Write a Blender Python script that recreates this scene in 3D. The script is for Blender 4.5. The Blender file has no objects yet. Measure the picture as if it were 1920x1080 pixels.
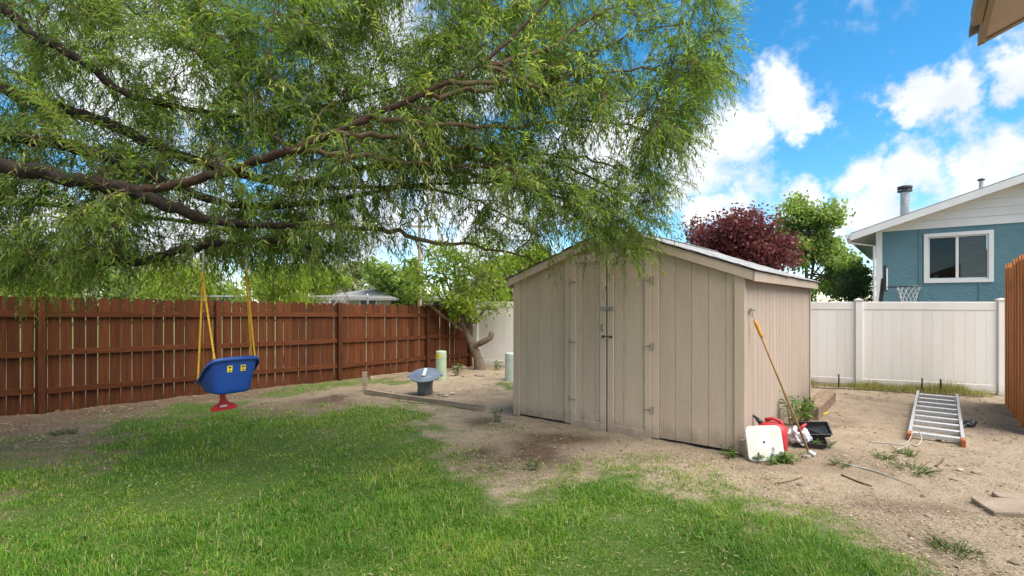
import bpy, bmesh, math, random
import numpy as np
from mathutils import Vector, Matrix
random.seed(7)
RNG = np.random.default_rng(11)
R = math.radians
scene = bpy.context.scene
COL = scene.collection

# ------------------------------------------------------------------ camera
CAMH = 1.7
cam_d = bpy.data.cameras.new('camera')
cam = bpy.data.objects.new('camera', cam_d)
COL.objects.link(cam)
cam.location = (0, 0, CAMH)
cam.rotation_euler = (R(90), 0, 0)
cam_d.lens = 18.0
cam_d.sensor_width = 36.0
cam_d.shift_y = 26 / 1920
cam_d.clip_start = 0.05
cam_d.clip_end = 2000
scene.camera = cam

# ------------------------------------------------------------------ light and exposure
SUN_DIR = Vector((0.58, -0.44, 1.12)).normalized()      # towards the sun
sun_d = bpy.data.lights.new('sun', 'SUN')
sun_d.energy = 1.35
sun_d.angle = R(60)
sun_d.color = (1.0, 0.93, 0.84)
sun = bpy.data.objects.new('sun', sun_d)
COL.objects.link(sun)
sun.rotation_euler = SUN_DIR.to_track_quat('Z', 'Y').to_euler()
sun.location = (6, -6, 12)
scene.view_settings.view_transform = 'Standard'
scene.view_settings.look = 'None'
scene.view_settings.gamma = 1
scene.view_settings.use_curve_mapping = False
scene.view_settings.exposure = 2.58


def pdir(x, y):
    return Vector(((x - 960) / 960, 1.0, (566 - y) / 960)).normalized()


world = bpy.data.worlds.new('World')
scene.world = world
world.use_nodes = True


def build_world():
    nt = world.node_tree
    nt.nodes.clear()
    N, L = nt.nodes.new, nt.links.new
    out = N('ShaderNodeOutputWorld')
    sky = N('ShaderNodeTexSky')
    sky.sky_type = 'NISHITA'
    sky.sun_disc = False
    sky.sun_elevation = math.asin(SUN_DIR.z)
    sky.sun_rotation = math.atan2(SUN_DIR.x, SUN_DIR.y)
    sky.altitude = 1500
    sky.air_density = 1.0
    sky.dust_density = 0.6
    sky.ozone_density = 2.0
    hsv = N('ShaderNodeHueSaturation')
    hsv.inputs['Hue'].default_value = 0.487
    hsv.inputs['Saturation'].default_value = 1.35
    hsv.inputs['Value'].default_value = 1.0
    L(sky.outputs[0], hsv.inputs['Color'])
    bg = N('ShaderNodeBackground')
    bg.inputs[1].default_value = 0.041
    L(hsv.outputs[0], bg.inputs[0])
    tc = N('ShaderNodeTexCoord')

    def math_(op, a, b=None, clamp=False):
        m = N('ShaderNodeMath')
        m.operation = op
        m.use_clamp = clamp
        for i, v in enumerate((a, b)):
            if v is None:
                continue
            if isinstance(v, (int, float)):
                m.inputs[i].default_value = v
            else:
                L(v, m.inputs[i])
        return m.outputs[0]
    # warp the direction a little, so that the cloud outlines billow
    nz = N('ShaderNodeTexNoise')
    nz.inputs['Scale'].default_value = 9
    nz.inputs['Detail'].default_value = 5
    nz.inputs['Roughness'].default_value = 0.62
    L(tc.outputs['Generated'], nz.inputs['Vector'])
    sub = N('ShaderNodeVectorMath')
    sub.operation = 'MULTIPLY_ADD'
    sub.inputs[1].default_value = (0.20, 0.20, 0.16)
    sub.inputs[2].default_value = (-0.10, -0.10, -0.08)
    L(nz.outputs['Color'], sub.inputs[0])
    addv = N('ShaderNodeVectorMath')
    addv.operation = 'ADD'
    L(tc.outputs['Generated'], addv.inputs[0])
    L(sub.outputs[0], addv.inputs[1])
    blobs = []
    for (x, y, r) in [(1455, 188, 72), (1385, 235, 86), (1330, 290, 104), (1515, 228, 48), (1720, 190, 66), (1775, 205, 62), (1680, 222, 40),
                      (1915, 125, 55), (1340, 400, 60), (1500, 385, 62), (1600, 350, 66), (1700, 330, 76), (1790, 300, 72), (1870, 280, 78), (1820, 370, 120),
                      (1620, 420, 110), (2050, 280, 140), (1140, 330, 150), (900, 400, 160), (640, 420, 170), (360, 420, 170), (60, 420, 180), (250, 130, 200), (760, 170, 190)]:
        blobs.append((pdir(x, y), 0.86 * r / 960 * (960 / math.hypot(960, x - 960)) ** 1.2))
    acc = None
    for d, r in blobs:
        dist = N('ShaderNodeVectorMath')
        dist.operation = 'DISTANCE'
        L(addv.outputs[0], dist.inputs[0])
        dist.inputs[1].default_value = d
        v = math_('MULTIPLY_ADD', dist.outputs['Value'], -1 / r)
        v.node.inputs[2].default_value = 1.25
        acc = math_('MAXIMUM', v, 0.0 if acc is None else acc)
    # the same broken cumulus all round the rest of the sky
    big = N('ShaderNodeTexNoise')
    big.inputs['Scale'].default_value = 2.6
    big.inputs['Detail'].default_value = 2
    L(addv.outputs[0], big.inputs['Vector'])
    b2 = math_('MULTIPLY_ADD', big.outputs['Fac'], 5.0)
    b2.node.inputs[2].default_value = -2.15
    b2 = math_('MINIMUM', b2, 1.0)
    fw = N('ShaderNodeVectorMath')
    fw.operation = 'DOT_PRODUCT'
    L(tc.outputs['Generated'], fw.inputs[0])
    fw.inputs[1].default_value = pdir(1100, 300)
    gate = N('ShaderNodeMapRange')
    gate.inputs[1].default_value = 0.74
    gate.inputs[2].default_value = 0.60
    L(fw.outputs['Value'], gate.inputs[0])
    acc = math_('MAXIMUM', acc, math_('MULTIPLY', b2, gate.outputs[0]))
    fine = N('ShaderNodeTexNoise')
    fine.inputs['Scale'].default_value = 14
    fine.inputs['Detail'].default_value = 5
    fine.inputs['Roughness'].default_value = 0.6
    L(tc.outputs['Generated'], fine.inputs['Vector'])
    f2 = math_('MULTIPLY_ADD', fine.outputs['Fac'], 1.9)
    f2.node.inputs[2].default_value = -0.95
    dens = math_('ADD', acc, f2)
    ramp = N('ShaderNodeValToRGB')
    ramp.color_ramp.interpolation = 'EASE'
    ramp.color_ramp.elements[0].position = 0.02
    ramp.color_ramp.elements[1].position = 0.80
    L(dens, ramp.inputs[0])
    # light tops, greyer thick parts
    col = N('ShaderNodeValToRGB')
    e = col.color_ramp.elements
    e[0].position = 0.25
    e[0].color = (1.0, 1.0, 1.0, 1)
    e[1].position = 0.75
    e[1].color = (0.52, 0.585, 0.67, 1)
    n3 = N('ShaderNodeTexNoise')
    n3.inputs['Scale'].default_value = 6
    n3.inputs['Detail'].default_value = 4
    L(addv.outputs[0], n3.inputs['Vector'])
    L(n3.outputs['Fac'], col.inputs[0])
    bgc = N('ShaderNodeBackground')
    bgc.inputs[1].default_value = 0.225
    L(col.outputs[0], bgc.inputs[0])
    mix = N('ShaderNodeMixShader')
    L(ramp.outputs[0], mix.inputs[0])
    L(bg.outputs[0], mix.inputs[1])
    L(bgc.outputs[0], mix.inputs[2])
    L(mix.outputs[0], out.inputs[0])


build_world()
scene.cycles.max_bounces = 5
scene.cycles.diffuse_bounces = 3
scene.cycles.transmission_bounces = 3
scene.cycles.glossy_bounces = 2
world.cycles.sampling_method = 'MANUAL'
world.cycles.sample_map_resolution = 512
scene.cycles.transparent_max_bounces = 8


# ------------------------------------------------------------------ helpers
def pix(x, y, z):
    """a point of the place from its bearing and its distance"""
    return Vector(((x - 960) / 960 * z, z, CAMH - (y - 566) / 960 * z))


def gp(x, y):
    z = CAMH * 960 / (y - 566)
    return Vector(((x - 960) / 960 * z, z, 0))


def tag(o, label=None, cat=None, group=None, kind=None):
    if label:
        o['label'] = label
    if cat:
        o['category'] = cat
    if group:
        o['group'] = group
    if kind:
        o['kind'] = kind
    return o


def empty(name, loc=(0, 0, 0), rz=0.0, label=None, cat=None, group=None):
    o = bpy.data.objects.new(name, None)
    COL.objects.link(o)
    o.location = loc
    o.rotation_euler = (0, 0, rz)
    o.empty_display_size = 0.1
    return tag(o, label, cat, group)


def link(name, me, parent=None, loc=None):
    o = bpy.data.objects.new(name, me)
    COL.objects.link(o)
    if parent is not None:
        o.parent = parent
    if loc is not None:
        o.location = loc
    return o


class MB:
    def __init__(s):
        s.v, s.f = [], []

    def add(s, vs, fs):
        b = len(s.v)
        s.v += [tuple(v) for v in vs]
        s.f += [tuple(i + b for i in f) for f in fs]
        return s

    def box(s, x0, x1, y0, y1, z0, z1, M=None):
        vs = [Vector(p) for p in ((x0, y0, z0), (x1, y0, z0), (x1, y1, z0), (x0, y1, z0), (x0, y0, z1), (x1, y0, z1), (x1, y1, z1), (x0, y1, z1))]
        if M is not None:
            vs = [M @ p for p in vs]
        return s.add(vs, [(0, 3, 2, 1), (4, 5, 6, 7), (0, 1, 5, 4), (1, 2, 6, 5), (2, 3, 7, 6), (3, 0, 4, 7)])

    def prism(s, outline, a, b, axis='y', M=None):
        """outline: 2D points, extruded from a to b along axis"""
        n = len(outline)

        def mk(p, t):
            if axis == 'y':
                return Vector((p[0], t, p[1]))
            if axis == 'x':
                return Vector((t, p[0], p[1]))
            return Vector((p[0], p[1], t))
        vs = [mk(p, a) for p in outline] + [mk(p, b) for p in outline]
        if M is not None:
            vs = [M @ p for p in vs]
        fs = [tuple(range(n)), tuple(range(2 * n - 1, n - 1, -1))]
        for i in range(n):
            j = (i + 1) % n
            fs.append((i, n + i, n + j, j))
        return s.add(vs, fs)

    def tube(s, pts, rad, n=8, cap=True):
        pts = [Vector(p) for p in pts]
        if not isinstance(rad, (list, tuple, np.ndarray)):
            rad = [rad] * len(pts)
        vs, fs = [], []
        ref = None
        for i, p in enumerate(pts):
            d = (pts[min(i + 1, len(pts) - 1)] - pts[max(i - 1, 0)]).normalized()
            if ref is None:
                ref = d.orthogonal().normalized()
            u = (ref - d * ref.dot(d))
            if u.length < 1e-4:
                u = d.orthogonal()
            u.normalize()
            ref = u
            w = d.cross(u)
            for k in range(n):
                a = 2 * math.pi * k / n
                vs.append(p + (u * math.cos(a) + w * math.sin(a)) * rad[i])
        for i in range(len(pts) - 1):
            for k in range(n):
                k2 = (k + 1) % n
                fs.append((i * n + k, i * n + k2, (i + 1) * n + k2, (i + 1) * n + k))
        if cap:
            fs.append(tuple(range(n - 1, -1, -1)))
            fs.append(tuple((len(pts) - 1) * n + k for k in range(n)))
        return s.add(vs, fs)

    def lathe(s, prof, n=24, M=None):
        vs, fs = [], []
        for (r, z) in prof:
            for k in range(n):
                a = 2 * math.pi * k / n
                p = Vector((r * math.cos(a), r * math.sin(a), z))
                vs.append(M @ p if M is not None else p)
        for i in range(len(prof) - 1):
            for k in range(n):
                k2 = (k + 1) % n
                fs.append((i * n + k, i * n + k2, (i + 1) * n + k2, (i + 1) * n + k))
        fs.append(tuple(range(n - 1, -1, -1)))
        fs.append(tuple((len(prof) - 1) * n + k for k in range(n)))
        return s.add(vs, fs)

    def mesh(s, name, m, smooth=False, bevel=0.0, seg=1):
        me = bpy.data.meshes.new(name)
        me.from_pydata(s.v, [], s.f)
        if bevel > 0:
            bm = bmesh.new()
            bm.from_mesh(me)
            bmesh.ops.bevel(bm, geom=bm.edges[:], offset=bevel, segments=seg, affect='EDGES', profile=0.5)
            bm.to_mesh(me)
            bm.free()
        me.materials.append(m)
        if smooth:
            me.polygons.foreach_set('use_smooth', [True] * len(me.polygons))
        me.validate()
        me.update()
        return me

    def build(s, name, m, parent=None, loc=None, smooth=False, bevel=0.0, seg=1):
        return link(name, s.mesh(name, m, smooth, bevel, seg), parent, loc)


def fast_mesh(name, verts, tris, m, var=None, smooth=False):
    me = bpy.data.meshes.new(name)
    verts = np.asarray(verts, dtype=np.float32).reshape(-1, 3)
    tris = np.asarray(tris, dtype=np.int32).reshape(-1, 3)
    me.vertices.add(len(verts))
    me.vertices.foreach_set('co', verts.ravel())
    me.loops.add(tris.size)
    me.loops.foreach_set('vertex_index', tris.ravel())
    me.polygons.add(len(tris))
    me.polygons.foreach_set('loop_start', np.arange(0, tris.size, 3, dtype=np.int32))
    if smooth:
        me.polygons.foreach_set('use_smooth', np.ones(len(tris), dtype=bool))
    me.materials.append(m)
    if var is not None:
        at = me.attributes.new('var', 'FLOAT', 'POINT')
        at.data.foreach_set('value', np.asarray(var, dtype=np.float32))
    me.update(calc_edges=True)
    return me


_P = RNG.random((256, 256))


def vnoise(x, y):
    xi = np.floor(x).astype(int)
    yi = np.floor(y).astype(int)
    fx, fy = x - xi, y - yi
    fx = fx * fx * (3 - 2 * fx)
    fy = fy * fy * (3 - 2 * fy)
    a = _P[xi % 256, yi % 256]
    b = _P[(xi + 1) % 256, yi % 256]
    c = _P[xi % 256, (yi + 1) % 256]
    d = _P[(xi + 1) % 256, (yi + 1) % 256]
    return (a * (1 - fx) + b * fx) * (1 - fy) + (c * (1 - fx) + d * fx) * fy


def fbm(x, y, o=4):
    r, a, t = 0, 1, 0
    for i in range(o):
        r = r + a * vnoise(x * 2 ** i + 17.3 * i, y * 2 ** i + 5.1 * i)
        t += a
        a *= 0.5
    return r / t


# ------------------------------------------------------------------ materials
def new_mat(name):
    m = bpy.data.materials.new(name)
    m.use_nodes = True
    nt = m.node_tree
    return m, nt, nt.nodes['Principled BSDF']


def mat(name, c1, c2=None, scale=4.0, stretch=(1, 1, 1), rough=0.7, bump=0.0, bscale=30.0, bstretch=None, rand=0.0, metallic=0.0,
        spec=0.35, coord='Object', lo=0.35, hi=0.68, stain=None, detail=6, mud=None):
    m, nt, b = new_mat(name)
    N, L = nt.nodes.new, nt.links.new
    b.inputs['Roughness'].default_value = rough
    b.inputs['Metallic'].default_value = metallic
    b.inputs['Specular IOR Level'].default_value = spec
    tc = N('ShaderNodeTexCoord')
    oi = N('ShaderNodeObjectInfo')
    mp = N('ShaderNodeMapping')
    mp.inputs['Scale'].default_value = stretch
    L(tc.outputs[coord], mp.inputs['Vector'])
    off = N('ShaderNodeVectorMath')
    off.operation = 'MULTIPLY_ADD'
    off.inputs[1].default_value = (37, 23, 51)
    cb = N('ShaderNodeCombineXYZ')
    for i in range(3):
        L(oi.outputs['Random'], cb.inputs[i])
    L(cb.outputs[0], off.inputs[0])
    L(mp.outputs[0], off.inputs[2])
    c2 = c2 or tuple(c * 0.8 for c in c1)
    nz = N('ShaderNodeTexNoise')
    nz.inputs['Scale'].default_value = scale
    nz.inputs['Detail'].default_value = detail
    nz.inputs['Roughness'].default_value = 0.6
    L(off.outputs[0], nz.inputs['Vector'])
    rp = N('ShaderNodeValToRGB')
    rp.color_ramp.elements[0].position = lo
    rp.color_ramp.elements[1].position = hi
    rp.color_ramp.elements[0].color = (*c1, 1)
    rp.color_ramp.elements[1].color = (*c2, 1)
    L(nz.outputs['Fac'], rp.inputs[0])
    last = rp.outputs[0]
    if stain:
        n2 = N('ShaderNodeTexNoise')
        n2.inputs['Scale'].default_value = stain[1]
        n2.inputs['Detail'].default_value = 8
        n2.inputs['Roughness'].default_value = 0.68
        L(tc.outputs['Object'], n2.inputs['Vector'])
        r2 = N('ShaderNodeValToRGB')
        r2.color_ramp.elements[0].position = stain[2]
        r2.color_ramp.elements[1].position = stain[3]
        L(n2.outputs['Fac'], r2.inputs[0])
        mx = N('ShaderNodeMix')
        mx.data_type = 'RGBA'
        L(r2.outputs[0], mx.inputs[0])
        L(last, mx.inputs[6])
        mx.inputs[7].default_value = (*stain[0], 1)
        last = mx.outputs[2]
    if mud:
        sx = N('ShaderNodeSeparateXYZ')
        L(tc.outputs['Object'], sx.inputs[0])
        n4 = N('ShaderNodeTexNoise')
        n4.inputs['Scale'].default_value = 7
        n4.inputs['Detail'].default_value = 8
        n4.inputs['Roughness'].default_value = 0.7
        L(tc.outputs['Object'], n4.inputs['Vector'])
        ad = N('ShaderNodeMath')
        ad.operation = 'MULTIPLY_ADD'
        L(n4.outputs['Fac'], ad.inputs[0])
        ad.inputs[1].default_value = -0.55
        L(sx.outputs['Z'], ad.inputs[2])
        mr4 = N('ShaderNodeMapRange')
        mr4.inputs[1].default_value = -0.04
        mr4.inputs[2].default_value = -0.26
        mr4.inputs[4].default_value = 0.5
        L(ad.outputs[0], mr4.inputs[0])
        mx4 = N('ShaderNodeMix')
        mx4.data_type = 'RGBA'
        L(mr4.outputs[0], mx4.inputs[0])
        L(last, mx4.inputs[6])
        mx4.inputs[7].default_value = (*mud, 1)
        last = mx4.outputs[2]
    if rand:
        mr = N('ShaderNodeMapRange')
        mr.inputs[3].default_value = 1 - rand
        mr.inputs[4].default_value = 1 + rand
        L(oi.outputs['Random'], mr.inputs[0])
        hs = N('ShaderNodeHueSaturation')
        L(mr.outputs[0], hs.inputs['Value'])
        L(last, hs.inputs['Color'])
        last = hs.outputs[0]
    L(last, b.inputs['Base Color'])
    if bump:
        mp2 = N('ShaderNodeMapping')
        mp2.inputs['Scale'].default_value = bstretch or stretch
        L(tc.outputs['Object'], mp2.inputs['Vector'])
        nb = N('ShaderNodeTexNoise')
        nb.inputs['Scale'].default_value = bscale
        nb.inputs['Detail'].default_value = 5
        L(mp2.outputs[0], nb.inputs['Vector'])
        bp = N('ShaderNodeBump')
        bp.inputs['Strength'].default_value = 1.0
        bp.inputs['Distance'].default_value = bump
        L(nb.outputs['Fac'], bp.inputs['Height'])
        L(bp.outputs[0], b.inputs['Normal'])
    return m


def leaf_mat(name, stops, transl=0.35, rough=0.5, tmul=1.6):
    m, nt, b = new_mat(name)
    N, L = nt.nodes.new, nt.links.new
    at = N('ShaderNodeAttribute')
    at.attribute_name = 'var'
    rp = N('ShaderNodeValToRGB')
    els = rp.color_ramp.elements
    els[0].position, els[0].color = stops[0][0], (*stops[0][1], 1)
    els[1].position, els[1].color = stops[-1][0], (*stops[-1][1], 1)
    for p, c in stops[1:-1]:
        e = els.new(p)
        e.color = (*c, 1)
    L(at.outputs['Fac'], rp.inputs[0])
    L(rp.outputs[0], b.inputs['Base Color'])
    b.inputs['Roughness'].default_value = rough
    b.inputs['Specular IOR Level'].default_value = 0.3
    if transl > 0:
        tr = N('ShaderNodeBsdfTranslucent')
        mu = N('ShaderNodeMix')
        mu.data_type = 'RGBA'
        mu.blend_type = 'MULTIPLY'
        mu.inputs[0].default_value = 1
        mu.inputs[7].default_value = (tmul, tmul * 1.02, tmul * 0.6, 1)
        L(rp.outputs[0], mu.inputs[6])
        L(mu.outputs[2], tr.inputs[0])
        mx = N('ShaderNodeMixShader')
        mx.inputs[0].default_value = transl
        L(b.outputs[0], mx.inputs[1])
        L(tr.outputs[0], mx.inputs[2])
        L(mx.outputs[0], nt.nodes['Material Output'].inputs[0])
    return m


M = {}
M['fence'] = mat('stained_fence', (0.120, 0.037, 0.011), (0.060, 0.018, 0.006), 5, (6, 6, 0.6), 0.75, 0.004, 18, (6, 6, 0.5), rand=0.28, spec=0.2)
M['fence_rail'] = mat('stained_rail', (0.120, 0.036, 0.011), (0.066, 0.019, 0.007), 5, (0.7, 6, 6), 0.75, 0.003, 18, rand=0.12, spec=0.2)
M['cedar'] = mat('cedar_fence', (0.58, 0.225, 0.070), (0.33, 0.115, 0.036), 5, (7, 7, 0.5), 0.7, 0.005, 18, (7, 7, 0.4), rand=0.2, spec=0.2)
M['vinyl'] = mat('white_vinyl', (0.79, 0.755, 0.70), (0.73, 0.685, 0.62), 1.4, (1, 1, 0.4), 0.45, spec=0.4, rand=0.02, mud=(0.42, 0.34, 0.24))
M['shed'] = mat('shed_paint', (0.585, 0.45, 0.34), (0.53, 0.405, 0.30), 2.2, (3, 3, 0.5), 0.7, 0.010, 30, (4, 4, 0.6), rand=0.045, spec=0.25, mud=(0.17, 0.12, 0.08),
                stain=((0.42, 0.325, 0.235), 3.2, 0.60, 0.82))  # front tone lifted to offset the weak light on it
M['shed_trim'] = mat('shed_trim_paint', (0.595, 0.46, 0.35), (0.54, 0.412, 0.31), 3, (3, 3, 0.5), 0.65, 0.004, 40, (3, 3, 0.4), rand=0.03, spec=0.25, mud=(0.17, 0.12, 0.08),
                     stain=((0.28, 0.21, 0.155), 4, 0.66, 0.8))
M['shed_side'] = mat('shed_side_paint_dimmed', (0.37, 0.30, 0.242), (0.33, 0.262, 0.21), 2.2, (3, 3, 0.5), 0.7, 0.004, 26, (4, 4, 0.5), rand=0.03, spec=0.25, mud=(0.22, 0.16, 0.11))  # same paint as the front, darkened because the sun overlights this side
M['dark'] = mat('dark_gap', (0.03, 0.024, 0.02), rough=0.9)  # near-black in place of shade behind gaps; also on the roof deck
M['shingle'] = mat('asphalt_shingle', (0.34, 0.34, 0.33), (0.20, 0.20, 0.20), 30, (1, 1, 1), 0.9, 0.003, 200, rand=0.16)
M['steel'] = mat('zinc_steel', (0.42, 0.42, 0.38), (0.25, 0.24, 0.2), 20, rough=0.45, metallic=0.7)
M['steel_dull'] = mat('painted_hinge', (0.40, 0.32, 0.24), (0.26, 0.205, 0.155), 30, rough=0.6)
M['alu'] = mat('aluminium', (0.62, 0.62, 0.62), (0.5, 0.49, 0.47), 8, (1, 5, 5), 0.42, metallic=0.55, stain=((0.18, 0.15, 0.12), 14, 0.62, 0.74))
M['orange'] = mat('orange_plastic', (0.40, 0.115, 0.04), (0.27, 0.085, 0.035), 12, rough=0.5)
M['blue'] = mat('blue_plastic', (0.007, 0.056, 0.28), (0.005, 0.040, 0.20), 5, rough=0.42, spec=0.5)
M['red'] = mat('red_plastic', (0.45, 0.012, 0.018), (0.34, 0.01, 0.014), 4, rough=0.4, spec=0.5)
M['gas_red'] = mat('faded_red_plastic', (0.50, 0.035, 0.045), (0.38, 0.025, 0.03), 5, rough=0.5, spec=0.4)
M['yellow_rope'] = mat('yellow_rope', (0.62, 0.36, 0.03), (0.42, 0.23, 0.02), 30, rough=0.8, bump=0.002, bscale=160)
M['pale_rope'] = mat('pale_rope', (0.45, 0.43, 0.38), (0.3, 0.28, 0.24), 30, rough=0.9, bump=0.002, bscale=160)
M['yellow'] = mat('yellow_label', (0.75, 0.56, 0.04), rough=0.5)
M['white'] = mat('white_paint', (0.78, 0.77, 0.74), (0.70, 0.69, 0.66), 3, rough=0.5)
M['board'] = mat('used_white_plastic', (0.66, 0.65, 0.61), (0.56, 0.54, 0.49), 6, rough=0.5, stain=((0.36, 0.31, 0.25), 9, 0.6, 0.78))
M['print'] = mat('dark_print', (0.03, 0.03, 0.035), rough=0.5)
M['bin'] = mat('grey_bin_plastic', (0.16, 0.16, 0.15), (0.10, 0.10, 0.095), 6, rough=0.55)
M['lid'] = mat('blue_grey_lid_plastic', (0.145, 0.175, 0.225), (0.10, 0.125, 0.165), 4, rough=0.4, spec=0.5)
M['pedestal'] = mat('pale_green_enamel', (0.36, 0.44, 0.30), (0.30, 0.38, 0.26), 5, rough=0.5)
M['pedestal_grey'] = mat('grey_green_enamel', (0.44, 0.50, 0.42), (0.38, 0.44, 0.37), 5, rough=0.4)
M['old_wood'] = mat('weathered_wood', (0.36, 0.28, 0.20), (0.20, 0.15, 0.10), 6, (0.6, 5, 5), 0.85, 0.006, 14)
M['tie_wood'] = mat('old_timber', (0.27, 0.19, 0.125), (0.12, 0.08, 0.05), 5, (5, 0.6, 5), 0.9, 0.01, 10)
M['pole_wood'] = mat('pole_wood', (0.36, 0.22, 0.10), (0.22, 0.13, 0.06), 14, (4, 4, 0.5), 0.6)
M['handle_yellow'] = mat('amber_plastic', (0.62, 0.27, 0.03), rough=0.4)
M['black'] = mat('black_plastic', (0.018, 0.018, 0.02), (0.03, 0.03, 0.033), 20, rough=0.4, spec=0.5)
M['bag'] = mat('crumpled_plastic', (0.62, 0.62, 0.64), (0.45, 0.46, 0.50), 20, rough=0.3)
M['concrete'] = mat('concrete', (0.30, 0.235, 0.175), (0.21, 0.16, 0.115), 9, rough=0.9, bump=0.005, bscale=50)
M['stone'] = mat('stone', (0.36, 0.30, 0.24), (0.22, 0.18, 0.145), 12, rough=0.9, bump=0.004, bscale=60, rand=0.3)
M['bark'] = mat('willow_bark', (0.026, 0.017, 0.011), (0.010, 0.007, 0.005), 9, (1, 1, 1), 0.95, 0.03, 22, stain=((0.045, 0.031, 0.022), 4, 0.5, 0.75))
M['bark_red'] = mat('young_bark', (0.062, 0.033, 0.020), (0.028, 0.016, 0.010), 9, (1, 1, 1), 0.9, 0.012, 30)
M['twig'] = mat('twig_bark', (0.13, 0.085, 0.045), (0.07, 0.05, 0.028), 6, rough=0.9)
M['bark_grey'] = mat('grey_bark', (0.20, 0.145, 0.105), (0.095, 0.065, 0.045), 12, (1, 1, 0.5), 0.95, 0.012, 30)
M['willow_leaf'] = leaf_mat('willow_leaf', [(0, (0.045, 0.095, 0.012)), (0.5, (0.118, 0.190, 0.030)), (0.85, (0.21, 0.265, 0.050)), (1, (0.33, 0.34, 0.10))], 0.52, 0.42, 2.0)
M['leaf_bright'] = leaf_mat('bright_leaf', [(0, (0.12, 0.19, 0.02)), (1, (0.29, 0.36, 0.045))], 0.5)
M['leaf_mid'] = leaf_mat('mid_leaf', [(0, (0.125, 0.20, 0.045)), (1, (0.29, 0.37, 0.11))], 0.5)
M['leaf_grey'] = leaf_mat('grey_green_leaf', [(0, (0.17, 0.20, 0.09)), (1, (0.33, 0.35, 0.18))], 0.35)
M['leaf_dark'] = leaf_mat('dark_needle', [(0, (0.02, 0.05, 0.015)), (1, (0.07, 0.13, 0.03))], 0.2)
M['leaf_red'] = leaf_mat('plum_leaf', [(0, (0.075, 0.02, 0.026)), (0.6, (0.16, 0.042, 0.052)), (1, (0.28, 0.10, 0.10))], 0.35, 0.45, 1.4)
M['grass'] = leaf_mat('grass_blade', [(0, (0.052, 0.138, 0.010)), (0.5, (0.112, 0.245, 0.018)), (0.78, (0.24, 0.315, 0.035)), (0.86, (0.27, 0.25, 0.09)), (1, (0.40, 0.33, 0.17))], 0.3, 0.55)
M['dry_grass'] = leaf_mat('dry_weed', [(0, (0.09, 0.14, 0.025)), (0.45, (0.22, 0.22, 0.06)), (1, (0.42, 0.34, 0.16))], 0.3, 0.7)
M['weed'] = leaf_mat('weed_leaf', [(0, (0.04, 0.095, 0.016)), (1, (0.14, 0.21, 0.04))], 0.3)
M['litter'] = leaf_mat('straw_litter', [(0, (0.13, 0.09, 0.055)), (1, (0.40, 0.33, 0.21))], 0.0, 0.9)
M['hoop_net'] = mat('net_cord', (0.72, 0.70, 0.66), rough=0.9)
M['blue_wall'] = mat('blue_stucco', (0.118, 0.225, 0.262), (0.098, 0.195, 0.23), 2.2, rough=0.75, bump=0.02, bscale=9, bstretch=(1, 1, 1.6))
M['blue_trim'] = mat('blue_trim', (0.108, 0.21, 0.245), rough=0.6)
M['house_white'] = mat('house_white_paint', (0.74, 0.73, 0.71), (0.68, 0.67, 0.65), 3, rough=0.55)
M['brown_paint'] = mat('brown_house_paint', (0.37, 0.265, 0.19), (0.31, 0.22, 0.155), 4, (1, 1, 1), 0.65, 0.002, 30)
M['soffit'] = mat('soffit_paint', (0.50, 0.37, 0.275), (0.45, 0.33, 0.245), 2, (1, 4, 4), 0.65, 0.003, 12)
M['beige'] = mat('beige_wall', (0.42, 0.36, 0.29), rough=0.8)
M['roof_grey'] = mat('grey_roof', (0.30, 0.29, 0.28), (0.22, 0.21, 0.20), 8, rough=0.9)
M['galv'] = mat('galvanised_pipe', (0.50, 0.50, 0.50), (0.34, 0.33, 0.32), 7, (3, 3, 0.6), 0.4, metallic=0.6)
M['flue_cap'] = mat('weathered_cap', (0.10, 0.09, 0.085), (0.045, 0.04, 0.04), 14, rough=0.6, metallic=0.4)
M['blind'] = mat('window_blind', (0.62, 0.60, 0.56), rough=0.6)
M['room'] = mat('dim_room', (0.09, 0.075, 0.07), rough=0.9)


def glass_mat():
    m, nt, b = new_mat('window_glass')
    N, L = nt.nodes.new, nt.links.new
    gl = N('ShaderNodeBsdfGlossy')
    gl.inputs['Roughness'].default_value = 0.02
    tr = N('ShaderNodeBsdfTransparent')
    tr.inputs[0].default_value = (0.75, 0.76, 0.76, 1)
    fr = N('ShaderNodeFresnel')
    fr.inputs[0].default_value = 1.38
    mx = N('ShaderNodeMixShader')
    L(fr.outputs[0], mx.inputs[0])
    L(tr.outputs[0], mx.inputs[1])
    L(gl.outputs[0], mx.inputs[2])
    L(mx.outputs[0], nt.nodes['Material Output'].inputs[0])
    return m


M['glass'] = glass_mat()


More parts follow.
